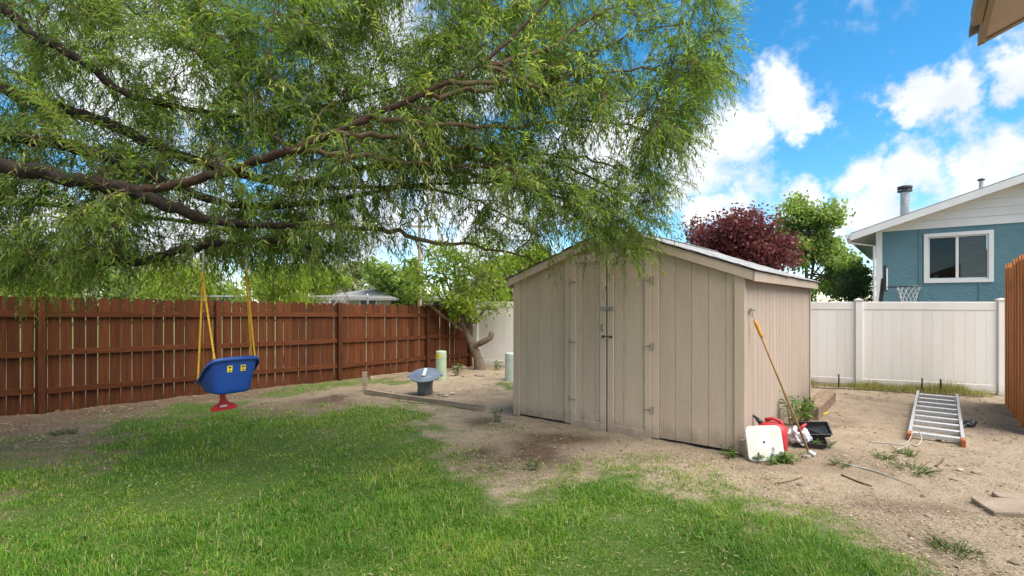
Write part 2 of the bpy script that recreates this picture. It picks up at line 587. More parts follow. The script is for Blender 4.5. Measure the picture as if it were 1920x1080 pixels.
def ground_mat():
    m, nt, b = new_mat('yard_ground')
    N, L = nt.nodes.new, nt.links.new
    tc = N('ShaderNodeTexCoord')

    def noise(s, d=8, r=0.62):
        n = N('ShaderNodeTexNoise')
        n.inputs['Scale'].default_value = s
        n.inputs['Detail'].default_value = d
        n.inputs['Roughness'].default_value = r
        L(tc.outputs['Object'], n.inputs['Vector'])
        return n.outputs['Fac']

    def ramp(f, stops):
        r = N('ShaderNodeValToRGB')
        e = r.color_ramp.elements
        e[0].position, e[0].color = stops[0][0], (*stops[0][1], 1)
        e[1].position, e[1].color = stops[-1][0], (*stops[-1][1], 1)
        for p, c in stops[1:-1]:
            k = e.new(p)
            k.color = (*c, 1)
        L(f, r.inputs[0])
        return r.outputs[0]

    def mixc(f, a, c):
        x = N('ShaderNodeMix')
        x.data_type = 'RGBA'
        L(f, x.inputs[0])
        L(a, x.inputs[6])
        L(c, x.inputs[7])
        return x.outputs[2]

    def attr(n):
        a = N('ShaderNodeAttribute')
        a.attribute_name = n
        return a.outputs['Fac']
    pale = ramp(noise(3.4, 10, 0.68), [(0.3, (0.205, 0.148, 0.093)), (0.43, (0.295, 0.226, 0.15)), (0.56, (0.365, 0.29, 0.20)), (0.7, (0.42, 0.345, 0.25))])
    speck = ramp(noise(60, 4, 0.7), [(0.38, (0.12, 0.085, 0.055)), (0.52, (0.285, 0.225, 0.16)), (0.66, (0.41, 0.345, 0.265))])
    f = N('ShaderNodeMath')
    f.operation = 'MULTIPLY'
    f.inputs[0].default_value = 0.55
    f.inputs[1].default_value = 1
    dirt = mixc(f.outputs[0], pale, speck)
    humus = ramp(noise(25, 6, 0.7), [(0.35, (0.085, 0.058, 0.038)), (0.55, (0.17, 0.12, 0.08)), (0.72, (0.27, 0.20, 0.135))])
    damp = ramp(noise(14, 6), [(0.35, (0.070, 0.046, 0.030)), (0.7, (0.145, 0.10, 0.066))])
    thatch = ramp(noise(30, 6, 0.7), [(0.32, (0.042, 0.075, 0.014)), (0.55, (0.085, 0.135, 0.026)), (0.75, (0.16, 0.17, 0.06))])
    c = mixc(attr('humus'), dirt, humus)
    c = mixc(attr('damp'), c, damp)
    c = mixc(attr('lawn'), c, thatch)
    L(c, b.inputs['Base Color'])
    b.inputs['Roughness'].default_value = 0.95
    b.inputs['Specular IOR Level'].default_value = 0.15
    bp = N('ShaderNodeBump')
    bp.inputs['Strength'].default_value = 1
    bp.inputs['Distance'].default_value = 0.02
    L(noise(38, 6, 0.7), bp.inputs['Height'])
    L(bp.outputs[0], b.inputs['Normal'])
    return m


# ------------------------------------------------------------------ ground
def poly_sdf(X, Y, poly):
    """signed distance, positive inside"""
    d = np.full(X.shape, 1e9)
    inside = np.zeros(X.shape, bool)
    n = len(poly)
    for i in range(n):
        ax, ay = poly[i]
        bx, by = poly[(i + 1) % n]
        ex, ey = bx - ax, by - ay
        t = np.clip(((X - ax) * ex + (Y - ay) * ey) / (ex * ex + ey * ey + 1e-12), 0, 1)
        d = np.minimum(d, (X - ax - t * ex) ** 2 + (Y - ay - t * ey) ** 2)
        c = ((ay > Y) != (by > Y)) & (X < (bx - ax) * (Y - ay) / (by - ay + 1e-12) + ax)
        inside ^= c
    d = np.sqrt(d)
    return np.where(inside, d, -d)


def gpoly(pts):
    return [tuple(gp(*p)[:2]) for p in pts]


LAWN = gpoly([(-900, 1500), (-500, 930), (0, 815), (200, 782), (330, 757), (440, 740), (520, 734), (570, 750), (640, 764), (740, 756), (830, 768),
              (885, 792), (868, 836), (885, 862), (950, 884), (1060, 893), (1180, 884), (1290, 896), (1390, 930), (1440, 965), (1560, 985), (1650, 1030), (1740, 1090), (2000, 1500)])
STRIPS = [gpoly(p) for p in (
    [(440, 752), (520, 724), (640, 708), (740, 697), (775, 700), (740, 716), (640, 728), (540, 748)],
    [(905, 716), (1000, 714), (1062, 720), (1050, 729), (940, 735)],
    [(725, 748), (790, 742), (860, 755), (885, 768), (820, 768)],
    [(690, 714), (790, 707), (800, 718), (720, 728)])]


def sstep(a, b, x):
    t = np.clip((x - a) / (b - a), 0, 1)
    return t * t * (3 - 2 * t)


def lawn_mask(X, Y):
    n = (fbm(X * 1.3 + 40, Y * 1.3 + 10, 4) - 0.5) * 1.5
    dd = poly_sdf(X, Y, LAWN)
    g = sstep(-0.6, 0.85, dd + n * 1.1)
    # worn under the tree along the stained fence
    wear = sstep(0.36, 0.58, fbm(X * 0.9 + 3, Y * 0.9 + 71, 4) + 0.28 * sstep(-5.0, -1.2, X) + 0.10 * sstep(7.5, 4.0, Y))
    g = g * (0.5 + 0.5 * wear)
    for s in STRIPS:
        g = np.maximum(g, 0.75 * sstep(-0.15, 0.35, poly_sdf(X, Y, s) + n * 0.3))
    # thin grass on the right edge of the lawn
    return g


def blobs(X, Y, lst):
    r = np.zeros(X.shape)
    for (px, py, rx, ry, s) in lst:
        c = gp(px, py)
        a = gp(px + rx, py)
        f = gp(px, py - ry)
        dx = abs(a.x - c.x)
        dy = abs(f.y - c.y)
        q = ((X - c.x) / dx) ** 2 + ((Y - c.y) / dy) ** 2
        r = np.maximum(r, s * np.exp(-q * 0.9))
    return r


def damp_mask(X, Y):
    r = blobs(X, Y, [(975, 848, 90, 26, 1.0), (1040, 825, 90, 14, .8), (900, 850, 50, 14, .8), (910, 793, 40, 10, .7), (620, 748, 60, 10, .7),
                     (1850, 800, 60, 20, .35), (1700, 950, 110, 14, .45), (1250, 860, 100, 8, .3), (1620, 700, 20, 3, .1)])
    n = fbm(X * 2.2 + 9, Y * 2.2 + 33, 4)
    patch = 0.32 * sstep(.50, .68, fbm(X * 1.1 + 70, Y * 1.1 + 3, 5))
    return np.clip(np.maximum(r * (0.6 + 2.8 * (n - 0.25)), patch), 0, 1)


def humus_mask(X, Y):
    # organic soil along the stained fence, under the tree
    a, bb = FA, FB
    nx, ny = (bb.y - a.y), -(bb.x - a.x)
    ln = math.hypot(nx, ny)
    d = ((X - a.x) * nx + (Y - a.y) * ny) / ln     # distance into the yard
    t = ((X - a.x) * (bb.x - a.x) + (Y - a.y) * (bb.y - a.y)) / ln ** 2
    g = sstep(2.6, 0.7, d + (fbm(X * .8, Y * .8, 3) - 0.5) * 1.6) * sstep(0.85, 0.35, t)
    g = np.maximum(g, 0.75 * sstep(-1.2, -3.0, X) * sstep(10, 8, Y))
    return np.clip(g, 0, 1)


FA = gp(0, 780)
FB = Vector((-1.1, 13.7, 0))


def ground_h(X, Y):
    h = 0.05 * (fbm(X * 0.45 + 2, Y * 0.45 + 8, 3) - 0.5) + 0.026 * (fbm(X * 2.4, Y * 2.4, 4) - 0.5)
    dirt = 1 - lawn_mask(X, Y)
    h = h + dirt * 0.040 * (fbm(X * 5 + 3, Y * 5, 4) - 0.5)
    # keep the soil level against the shed and fade out far away
    fade = sstep(60, 25, np.hypot(X, Y))
    return h * fade - 0.005


def axis(lo, hi, a, b, step):
    core = np.arange(a, b + 1e-6, step)
    up, dn = [], []
    s, x = step, b
    while x < hi:
        s *= 1.22
        x += s
        up.append(min(x, hi))
    s, x = step, a
    while x > lo:
        s *= 1.22
        x -= s
        dn.append(max(x, lo))
    return np.array(dn[::-1] + list(core) + up)


def build_ground():
    xs = axis(-600, 600, -9.5, 9.6, 0.055)
    ys = axis(-300, 900, 1.0, 14.2, 0.055)
    X, Y = np.meshgrid(xs, ys)
    Z = ground_h(X, Y)
    nx, ny = len(xs), len(ys)
    V = np.stack([X, Y, Z], -1).reshape(-1, 3)
    i = np.arange(nx * ny).reshape(ny, nx)
    a, b, c, d = i[:-1, :-1].ravel(), i[:-1, 1:].ravel(), i[1:, 1:].ravel(), i[1:, :-1].ravel()
    T = np.concatenate([np.stack([a, b, c], -1), np.stack([a, c, d], -1)])
    me = fast_mesh('ground', V, T, ground_mat(), smooth=True)
    for nme, arr in (('lawn', np.maximum(sstep(.38, .92, lawn_mask(X, Y) + (fbm(X * 8 + 2, Y * 8 + 7, 3) - .5) * .7), sstep(16, 22, np.hypot(X, Y)) * 0.7)), ('damp', damp_mask(X, Y)), ('humus', humus_mask(X, Y))):
        at = me.attributes.new(nme, 'FLOAT', 'POINT')
        at.data.foreach_set('value', np.clip(arr, 0, 1).astype(np.float32).ravel())
    tag(link('ground', me), kind='structure')


build_ground()


def gh(x, y):
    return float(ground_h(np.array([x]), np.array([y]))[0])


# ------------------------------------------------------------------ leaf and blade meshes
def leaves_mesh(name, C, D, Nn, Ln, Wd, var, m, bend=0.12, slim=False):
    """lanceolate leaves: base C, direction D, face normal N, length, width"""
    n = len(C)
    D = D / np.linalg.norm(D, axis=1, keepdims=True)
    S = np.cross(D, Nn)
    S /= np.linalg.norm(S, axis=1, keepdims=True) + 1e-9
    U = np.cross(S, D)
    Ln = Ln[:, None]
    Wd = Wd[:, None]
    b = C
    if slim:
        r1 = C + D * Ln * 0.42 + S * Wd * 0.55
        l1 = C + D * Ln * 0.42 - S * Wd * 0.55
        t = C + D * Ln - U * Ln * bend
        V = np.stack([b, r1, l1, t], 1).reshape(-1, 3)
        T = (np.arange(n)[:, None, None] * 4 + np.array([[0, 1, 2], [1, 3, 2]])[None]).reshape(-1, 3)
        return fast_mesh(name, V, T, m, np.repeat(var, 4))
    r1 = C + D * Ln * 0.3 + S * Wd * 0.5
    l1 = C + D * Ln * 0.3 - S * Wd * 0.5
    r2 = C + D * Ln * 0.65 + S * Wd * 0.38 - U * Ln * bend * 0.35
    l2 = C + D * Ln * 0.65 - S * Wd * 0.38 - U * Ln * bend * 0.35
    t = C + D * Ln - U * Ln * bend
    V = np.stack([b, r1, l1, r2, l2, t], 1).reshape(-1, 3)
    base = np.arange(n)[:, None, None] * 6
    T = (base + np.array([[0, 1, 2], [1, 3, 2], [2, 3, 4], [3, 5, 4]])[None]).reshape(-1, 3)
    return fast_mesh(name, V, T, m, np.repeat(var, 6))


def blades_mesh(name, P, H, Wd, A, tilt, curl, var, m):
    """grass blades of two segments: root P, height, width, heading A, tilt, curl"""
    n = len(P)
    dx, dy = np.cos(A), np.sin(A)
    side = np.stack([-dy, dx, np.zeros(n)], -1) * Wd[:, None] * 0.5
    f1 = np.stack([dx * np.sin(tilt), dy * np.sin(tilt), np.cos(tilt)], -1)
    t2 = tilt + curl
    f2 = np.stack([dx * np.sin(t2), dy * np.sin(t2), np.cos(t2)], -1)
    m1 = P + f1 * H[:, None] * 0.55
    tp = m1 + f2 * H[:, None] * 0.45
    V = np.stack([P - side, P + side, m1 - side * .8, m1 + side * .8, tp], 1).reshape(-1, 3)
    base = np.arange(n)[:, None, None] * 5
    T = (base + np.array([[0, 1, 3], [0, 3, 2], [2, 3, 4]])[None]).reshape(-1, 3)
    return fast_mesh(name, V, T, m, np.repeat(var, 5))


def unit(n):
    v = RNG.normal(size=(n, 3))
    return v / np.linalg.norm(v, axis=1, keepdims=True)


# ------------------------------------------------------------------ stained fence on the left
def dog_ear(w, h, t, cut=0.03):
    mb = MB()
    mb.prism([(-w / 2, 0), (w / 2, 0), (w / 2, h - cut), (w / 2 - cut, h), (-w / 2 + cut, h), (-w / 2, h - cut)], -t / 2, t / 2)
    return mb


def picket_fence(name, label, A, B, hA, hB, posts, mwood, mrail, rails, pw=0.142, gap=0.0105, rail_side=-1, post_over=0.0, lift=0.0, rng=None, cat='fence', shifts=0.012):
    rng = rng or random.Random(1)
    d = (B - A)
    L = d.length
    ang = math.atan2(d.y, d.x)
    root = empty(name, A, ang, label, cat)
    me = dog_ear(pw, 1.0, 0.016, 0.028).mesh('picket', mwood)
    s = pw / 2
    while s < L:
        h = hA + (hB - hA) * s / L + rng.uniform(-shifts, shifts)
        o = link('picket', me, root, (s, rng.uniform(-.003, .003), -0.03 + lift))
        o.scale = (rng.choice((.985, 1, 1.0, 1.012)), 1, h + 0.03 - lift)
        o.rotation_euler = (0, rng.uniform(-.004, .004), rng.uniform(-.02, .02))
        s += pw + gap * rng.uniform(0.35, 1.8)
    yr = rail_side * 0.030
    for i in range(len(posts) - 1):
        a, b = posts[i], posts[i + 1]
        for fr in rails:
            za = (hA + (hB - hA) * a / L) * fr + rng.uniform(-.015, .015)
            zb = (hA + (hB - hA) * b / L) * fr + rng.uniform(-.015, .015)
            mb = MB()
            a2, b2 = a + 0.047, b - 0.047
            vs = []
            for x, z in ((a2, za), (b2, zb)):
                for yy, zz in ((yr - .019, z - .044), (yr + .019, z - .044), (yr + .019, z + .044), (yr - .019, z + .044)):
                    vs.append((x, yy, zz))
            mb.add(vs, [(0, 1, 2, 3), (7, 6, 5, 4), (0, 4, 5, 1), (1, 5, 6, 2), (2, 6, 7, 3), (3, 7, 4, 0)])
            mb.build('rail', mrail, root)
    for p in posts:
        h = hA + (hB - hA) * p / L + post_over + rng.uniform(-.02, .02)
        mb = MB().box(-.045, .045, -.045, .045, -0.05, h)
        o = mb.build('post', mwood, root, (p, rail_side * 0.055, 0), bevel=0.006)
    return root


FD = (FB - FA).normalized()
F0 = FA - FD * 1.6            # the fence goes on past the left of the picture


def fence_s(px):
    """distance along the fence of a bearing"""
    r = (px - 960) / 960
    # F0 + s*FD, X = r*Y
    return (r * F0.y - F0.x) / (FD.x - r * FD.y)


pickL = (FB - F0).length
picket_fence('stained_fence', 'reddish brown stained dog-eared picket fence under the willow, running to the corner', F0, FB, 1.83, 1.585,
             [0.1, fence_s(78), fence_s(408), fence_s(635), fence_s(800), pickL - 0.06], M['fence'], M['fence_rail'], (0.85, 0.51, 0.185), rng=random.Random(3))

# ------------------------------------------------------------------ white vinyl fence
WA = Vector((-1.02, 13.78, 0))
WB = Vector((9.05, 9.40, 0))


def vinyl_fence():
    d = WB - WA
    L = d.length
    root = empty('vinyl_fence', WA, math.atan2(d.y, d.x), 'tall white vinyl privacy fence at the back of the yard', 'fence')
    rwhite = M['vinyl']

    def s_at(px):
        r = (px - 960) / 960
        u = d.normalized()
        return (r * WA.y - WA.x) / (u.x - r * u.y)
    posts = [0.07, s_at(900) + 1.3, s_at(1250), s_at(1610), L - 0.05]
    H = 1.70
    pm = MB().box(-.064, .064, -.064, .064, -.02, H + .02).mesh('post', rwhite, bevel=0.008)
    cm = MB()
    cm.box(-.074, .074, -.074, .074, 0, .022)
    cm.add([(-.07, -.07, .0225), (.07, -.07, .0225), (.07, .07, .0225), (-.07, .07, .0225), (0, 0, .055)], [(0, 1, 4), (1, 2, 4), (2, 3, 4), (3, 0, 4)])
    cme = cm.mesh('post_cap', rwhite)
    for p in posts:
        o = link('post', pm, root, (p, 0, 0))
        link('post_cap', cme, o, (0, 0, H + .021))
    pw = 0.165
    pl = MB()
    # tongue-and-groove plank with a shallow v joint at its edges
    pl.prism([(-pw / 2 + .0004, -.0135), (-pw / 2 + .004, -.016), (pw / 2 - .004, -.016), (pw / 2 - .0004, -.0135), (pw / 2 - .0004, .016), (-pw / 2 + .0004, .016)], .10, H - .14, axis='z')
    pme = pl.mesh('plank', rwhite)
    for i in range(len(posts) - 1):
        a, b = posts[i] + .064, posts[i + 1] - .064
        n = max(1, round((b - a) / pw))
        w = (b - a) / n
        for k in range(n):
            o = link('plank', pme, root, (a + (k + .5) * w, 0, 0))
            o.scale = (w / pw, 1, 1)
        MB().box(a, b, -.025, .025, H - .155, H).build('rail', rwhite, root, bevel=0.006)
        MB().box(a, b, -.025, .025, .045, .165).build('rail', rwhite, root, bevel=0.006)
    return root


vinyl_fence()

# ------------------------------------------------------------------ cedar fence on the right
CA = gp(1885, 757)
CB = CA + (gp(1925, 806) - CA).normalized() * 2.6


def cedar():
    d = CB - CA
    L = d.length
    root = empty('cedar_fence', CA, math.atan2(d.y, d.x), 'orange cedar picket fence along the right edge of the yard', 'fence')
    rng = random.Random(9)
    me = dog_ear(.14, 1.0, 0.018, 0.03).mesh('picket', M['cedar'])
    s = .07
    k = 0
    while s < L:
        o = link('picket', me, root, (s, -.012 if k % 2 else .012, -.02))
        o.scale = (1, 1, 2.31 + rng.uniform(-.02, .02) + 0.03 * s)
        o.rotation_euler = (0, rng.uniform(-.006, .006), rng.uniform(-.05, .05))
        s += .147
        k += 1
    for z in (.35, 1.2, 2.0):
        MB().box(-.05, L, .030, .068, z - .045, z + .045).build('rail', M['cedar'], root)
    for p in (0.03, L - .05):
        MB().box(p - .045, p + .045, .07, .16, -.05, 2.25).build('post', M['cedar'], root)


cedar()

# ------------------------------------------------------------------ shed
RZ = math.atan2(-2.014, 2.537)
UX = Vector((math.cos(RZ), math.sin(RZ), 0))
UY = Vector((-math.sin(RZ), math.cos(RZ), 0))
SHED0 = gp(965, 778)
SW, SL = 3.24, 4.38
EAVE, RIDGE, OV = 2.05, 2.66, 0.10
SLOPE = (RIDGE - EAVE) / (SW / 2 + OV)


def roof_z(u):
    """upper surface of the roof deck"""
    return RIDGE - abs(u - SW / 2) * SLOPE


def shed():
    root = empty('garden_shed', SHED0, RZ, 'tan painted wooden garden shed with double doors and grey shingle roof', 'shed')
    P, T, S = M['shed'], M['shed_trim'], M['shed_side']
    RB = 0.05     # roof thickness

    def strip(u0, u1, z0=0.03):
        mb = MB()
        g = .0022
        u0, u1 = u0 + g, u1 - g
        pts = [(u0, z0), (u1, z0), (u1, roof_z(u1) - RB - .004)]
        if u0 < SW / 2 < u1:
            pts.append((SW / 2, RIDGE - RB - .004))
        pts.append((u0, roof_z(u0) - RB - .004))
        mb.prism(pts, 0, .015)
        return mb.build('siding_board', P, root)
    # dark core behind the joints: front, sides, back
    core = MB()
    core.prism([(.02, .06), (SW - .02, .06), (SW - .02, roof_z(SW - .02) - .06), (SW / 2, RIDGE - .06), (.02, roof_z(.02) - .06)], .0155, SL - .02)
    core.build('wall_core', M['shed'], root)
    MB().box(.07, SW - .07, .06, SL - .06, -.06, .0595).build('underside_shade', M['dark'], root)  # near-black box painted in for the shade beneath the shed
    for a, b, n in ((0.0, .90, 4), (2.265, SW, 5)):
        for k in range(n):
            strip(a + (b - a) * k / n, a + (b - a) * (k + 1) / n)
    # wall above and around the doors
    z0 = 2.34
    mb = MB()
    mb.prism([(.904, z0), (2.261, z0), (2.261, roof_z(2.261) - .054), (SW / 2, RIDGE - .054), (.904, roof_z(.904) - .054)], 0, .015)
    mb.build('gable_panel', P, root)
    # right side wall boards and left side wall boards
    n = 21
    for k in range(n):
        a, b = .0 + SL * k / n + .004, SL * (k + 1) / n - .004
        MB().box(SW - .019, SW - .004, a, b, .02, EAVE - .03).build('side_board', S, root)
    MB().box(.004, .019, 0.02, SL, .02, EAVE - .03).build('left_wall', P, root)
    # corner boards
    MB().box(SW - .10, SW + .012, -.020, -.0005, .0, roof_z(SW) - .06).build('corner_board', T, root, bevel=.003)
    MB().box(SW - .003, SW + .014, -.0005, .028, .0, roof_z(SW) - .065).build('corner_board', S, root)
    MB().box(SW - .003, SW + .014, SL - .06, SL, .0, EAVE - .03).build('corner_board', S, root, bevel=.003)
    MB().box(-.012, .10, -.020, -.0005, .0, roof_z(0) - .06).build('corner_board', T, root, bevel=.003)
    # rake boards on the gable
    for sgn in (-1, 1):
        u0, u1 = (-OV, SW / 2 - .002) if sgn < 0 else (SW / 2 + .002, SW + OV)
        pts = [(u0, roof_z(u0) - .005), (u1, roof_z(u1) - .005), (u1, roof_z(u1) - .115), (u0, roof_z(u0) - .115)]
        MB().prism(pts, -.046, -.021).build('rake_board', T, root)
    # eave fascia
    for u0, u1 in ((-OV - .02, -OV), (SW + OV, SW + OV + .02)):
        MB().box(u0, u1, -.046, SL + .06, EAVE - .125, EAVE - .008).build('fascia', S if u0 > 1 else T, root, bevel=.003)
    # roof: two deck slabs, shingle tabs as their pieces
    for sgn in (-1, 1):
        u0, u1 = (-OV - .03, SW / 2) if sgn < 0 else (SW / 2, SW + OV + .03)
        pts = [(u0, roof_z(u0) - .004), (u1, roof_z(u1) - .004), (u1, roof_z(u1) + .006), (u0, roof_z(u0) + .006)]
        deck = MB().prism(pts, -.055, SL + .065).build('roof', M['dark'], root)
        rng = random.Random(4 + sgn)
        sl = math.atan(SLOPE)
        run = (SW / 2 + OV + .04) / math.cos(sl)
        tab = MB().box(-.152, .152, -.010, .165, 0, .006).mesh('shingle', M['shingle'])
        allmb = MB()
        rows = int(run / .135) + 1
        for r in range(rows):
            dist = run - r * .135
            if dist < .05:
                break
            ncol = 15
            for c in range(ncol + 1):
                v = -.06 + (c - (.5 if r % 2 else 0)) * .305 + .15
                if v < -.06 or v > SL + .05:
                    continue
                ud = (dist - .0) * math.cos(sl)
                uu = SW / 2 + sgn * ud
                zz = RIDGE - ud * SLOPE + .010
                Mx = Matrix.Translation((uu, v, zz)) @ Matrix.Rotation(R(90 if sgn > 0 else -90), 4, 'Z') @ Matrix.Rotation(sl + .02, 4, 'X')
                if sgn > 0:
                    o = link('shingle', tab, root)
                    o.parent = deck
                    o.matrix_local = Mx @ Matrix.Translation((rng.uniform(-.004, .004), rng.uniform(-.006, .006), rng.uniform(0, .003)))
                else:
                    allmb.box(-.15, .15, -.010, .165, 0, .006, Mx)
        if sgn < 0:
            o = allmb.build('shingles', M['shingle'], root)
            o.parent = deck
            o['kind'] = 'stuff'
    cap = MB()
    cap.prism([(SW / 2 - .13, roof_z(SW / 2 - .13) + .018), (SW / 2, RIDGE + .020), (SW / 2 + .13, roof_z(SW / 2 + .13) + .018),
               (SW / 2 + .13, roof_z(SW / 2 + .13) + .026), (SW / 2, RIDGE + .030), (SW / 2 - .13, roof_z(SW / 2 - .13) + .026)], -.06, SL + .07)
    cap.build('ridge_cap', M['shingle'], root)
    # jamb trim beside the doors
    MB().box(.905, .995, -.018, -.0005, .02, 2.33).build('door_trim', T, root, bevel=.003)
    MB().box(2.172, 2.262, -.018, -.0005, .02, 2.33).build('door_trim', T, root, bevel=.003)
    MB().box(.995, 2.172, .006, .0145, .0, 2.338).build('door_gap_shade', M['dark'], root)  # dark sheet standing for the shade seen between the doors
    # doors
    for (a, b, hinge_left) in ((1.000, 1.547, True), (1.567, 2.168, False)):
        z0, z1 = -.02, 2.335
        door = MB().box(a + .02, b - .02, -.014, .004, z0 + .02, z1 - .02).build('door', P, root)
        st = .088
        MB().box(a, a + st, -.034, -.0145, z0, z1).build('stile', T, door, bevel=.003)
        MB().box(b - st, b, -.034, -.0145, z0, z1).build('stile', T, door, bevel=.003)
        MB().box(a + st + .0006, b - st - .0006, -.033, -.0145, z1 - .10, z1).build('top_rail', T, door, bevel=.003)
        MB().box(a + st + .0006, b - st - .0006, -.033, -.0145, z0, z0 + .12).build('bottom_rail', T, door, bevel=.003)
        # grooved panel boards between the stiles
        inner = b - a - 2 * st
        cuts = [0, .27, .80, 1] if hinge_left else [0, .02, .33, .98, 1]
        for i in range(len(cuts) - 1):
            if cuts[i + 1] - cuts[i] < .1:
                continue
            MB().box(a + st + inner * cuts[i] + .003, a + st + inner * cuts[i + 1] - .003, -.020, -.0142, z0 + .121, z1 - .101).build('panel_board', P, door)
        hx = a - .002 if hinge_left else b + .002
        for hz in (.36, 1.15, 1.97):
            h = MB()
            h.tube([(hx, -.040, hz - .045), (hx, -.040, hz + .045)], .007, 8)
            s = 1 if hinge_left else -1
            h.prism([(hx, hz - .016), (hx + s * .095, hz - .008), (hx + s * .105, hz), (hx + s * .095, hz + .008), (hx, hz + .016)], -.0385, -.0345)
            h.box(hx - .03 if s > 0 else hx, hx if s > 0 else hx + .03, -.024, -.020, hz - .045, hz + .045)
            h.build('hinge', M['steel_dull'], door)
    hasp = MB()
    hasp.box(1.47, 1.55, -.039, -.0345, 1.585, 1.635)
    hasp.box(1.565, 1.66, -.039, -.0345, 1.585, 1.635)
    hasp.box(1.54, 1.63, -.047, -.040, 1.59, 1.63)
    hasp.build('hasp', M['steel'], root, bevel=.002)
    latch = MB()
    latch.tube([(1.50, -.045, 1.245), (1.56, -.055, 1.25), (1.64, -.045, 1.245)], .008, 6)
    latch.box(1.49, 1.53, -.040, -.0345, 1.23, 1.26)
    latch.box(1.60, 1.64, -.040, -.0345, 1.23, 1.26)
    latch.build('bolt_latch', M['flue_cap'], root)
    MB().tube([(1.505, -.036, 1.41), (1.50, -.07, 1.39), (1.50, -.07, 1.34), (1.505, -.036, 1.32)], .006, 6).build('handle', M['flue_cap'], root)


shed()

# ------------------------------------------------------------------ neighbour's blue house
HC = Vector((10.7, 15.0, 0))


def blue_house():
    root = empty('blue_house', HC, RZ, 'neighbouring blue house with white gable and slider window beyond the vinyl fence', 'house')
    W, WT, PK, D = 6.2, 3.76, 4.78, 9.0
    W2 = W / 2
    B = M['blue_wall']
    wx0, wx1, wz0, wz1 = 1.16, 2.40, 2.32, 3.50
    wl = MB()
    wl.box(0, wx0, 0, .15, 0, WT)
    wl.box(wx1, W, 0, .15, 0, WT)
    wl.box(wx0, wx1, 0, .15, 0, wz0)
    wl.box(wx0, wx1, 0, .15, wz1, WT)
    wl.build('wall', B, root)
    MB().box(0, .15, .151, D, 0, WT).build('wall', B, root)
    MB().box(W - .15, W, .151, D, 0, WT).build('wall', B, root)
    MB().box(.151, W - .151, D - .15, D, 0, WT).build('wall', B, root)
    for a in (.955, 2.20, 3.30, 4.4):
        for z0, z1 in (((0, wz0 - .10), (wz1 + .10, WT - .003)) if wx0 < a + .04 < wx1 else ((0, WT - .003),)):
            MB().box(a, a + .07, -.020, -.001, z0, z1).build('batten', M['blue_trim'], root)
    MB().box(-.03, .12, -.03, -.001, 0, WT - .002).build('corner_trim', M['house_white'], root)
    MB().box(-.03, -.001, 0, .12, 0, WT - .002).build('corner_trim', M['house_white'], root)
    sl = (PK - WT) / W2

    def rz(u):
        return PK - abs(u - W2) * sl
    # lapped gable boards
    z = WT - .02
    for k in range(6):
        z1 = z + .22
        if z > PK - .05:
            break
        zt = min(z1, PK - .01)
        e0 = max((z - WT) / sl, 0)
        e1 = max((zt - WT) / sl, 0)
        e1 = min(e1, W2 - .01)
        MB().add([(e0, -.036, z), (W - e0, -.036, z), (W - e1, -.014, zt), (e1, -.014, zt), (e0, .02, z), (W - e0, .02, z), (W - e1, .02, zt), (e1, .02, zt)],
                 [(0, 1, 2, 3), (7, 6, 5, 4), (0, 4, 5, 1), (1, 5, 6, 2), (2, 6, 7, 3), (3, 7, 4, 0)]).build('gable_board', M['house_white'], root)
        z = z1 + .003
    OVH, FO = .62, .42
    for sgn in (-1, 1):
        u0, u1 = (-OVH, W2) if sgn < 0 else (W2, W + OVH)
        r = MB().prism([(u0, rz(u0) + .10), (u1, rz(u1) + .10), (u1, rz(u1) + .17), (u0, rz(u0) + .17)], -FO, D + .3).build('roof', M['roof_grey'], root)
        MB().prism([(u0, rz(u0) + .002), (u1, rz(u1) + .002), (u1, rz(u1) + .094), (u0, rz(u0) + .094)], -FO + .03, D).build('soffit', M['house_white'], root)
        MB().prism([(u0, rz(u0) - .055), (u1, rz(u1) - .055), (u1, rz(u1) + .135), (u0, rz(u0) + .135)], -FO - .03, -FO - .002).build('rake_board', M['house_white'], root)
        uu = u0 if sgn < 0 else u1
        MB().box(min(uu, uu + sgn * .03), max(uu, uu + sgn * .03), -FO, D, rz(uu) - .055, rz(uu) + .14).build('fascia', M['house_white'], root)
        if sgn < 0:
            g = MB()
            g.prism([(u0 - .03, rz(u0) + .13), (u0 - .15, rz(u0) + .13), (u0 - .15, rz(u0) + .06), (u0 - .11, rz(u0) + .01), (u0 - .03, rz(u0) + .01)], -FO, D)
            g.build('gutter', M['house_white'], root)
            MB().tube([(u0 - .08, -FO + .15, rz(u0) + .0), (u0 - .06, -FO + .17, rz(u0) - .10), (-.07, -.06, rz(u0) - .22), (-.07, -.06, .1)], .035, 8).build('downspout', M['house_white'], root)
            fl = MB().lathe([(.115, 0), (.115, .62), (.118, .625), (.118, .64), (.115, .645), (.115, .98)], 18)
            fo = fl.build('flue_pipe', M['galv'], root, (.62, 1.3, rz(.62) + .1), smooth=False)
            cp = MB()
            cp.lathe([(.13, 0), (.19, .015), (.19, .05), (.12, .055)], 18)
            cp.lathe([(.12, .11), (.19, .115), (.19, .175), (.10, .20)], 18)
            for k in range(12):
                a = k * math.pi / 6
                cp.box(-.012, .012, .155, .175, .04, .13, Matrix.Rotation(a, 4, 'Z'))
            cp.build('flue_cap', M['flue_cap'], fo, (0, 0, .98))
            vp = MB().lathe([(.05, 0), (.05, .52)], 12).build('vent_pipe', M['galv'], root, (2.35, 1.4, rz(2.35) + .1))
            MB().lathe([(.05, 0), (.085, .015), (.085, .05), (.04, .075)], 12).build('vent_cap', M['flue_cap'], vp, (0, 0, .52))
    # window
    wn = MB()
    f = .095
    wn.box(wx0 - f, wx0, -.04, -.001, wz0 - f, wz1 + f)
    wn.box(wx1, wx1 + f, -.04, -.001, wz0 - f, wz1 + f)
    wn.box(wx0, wx1, -.038, -.001, wz1, wz1 + f)
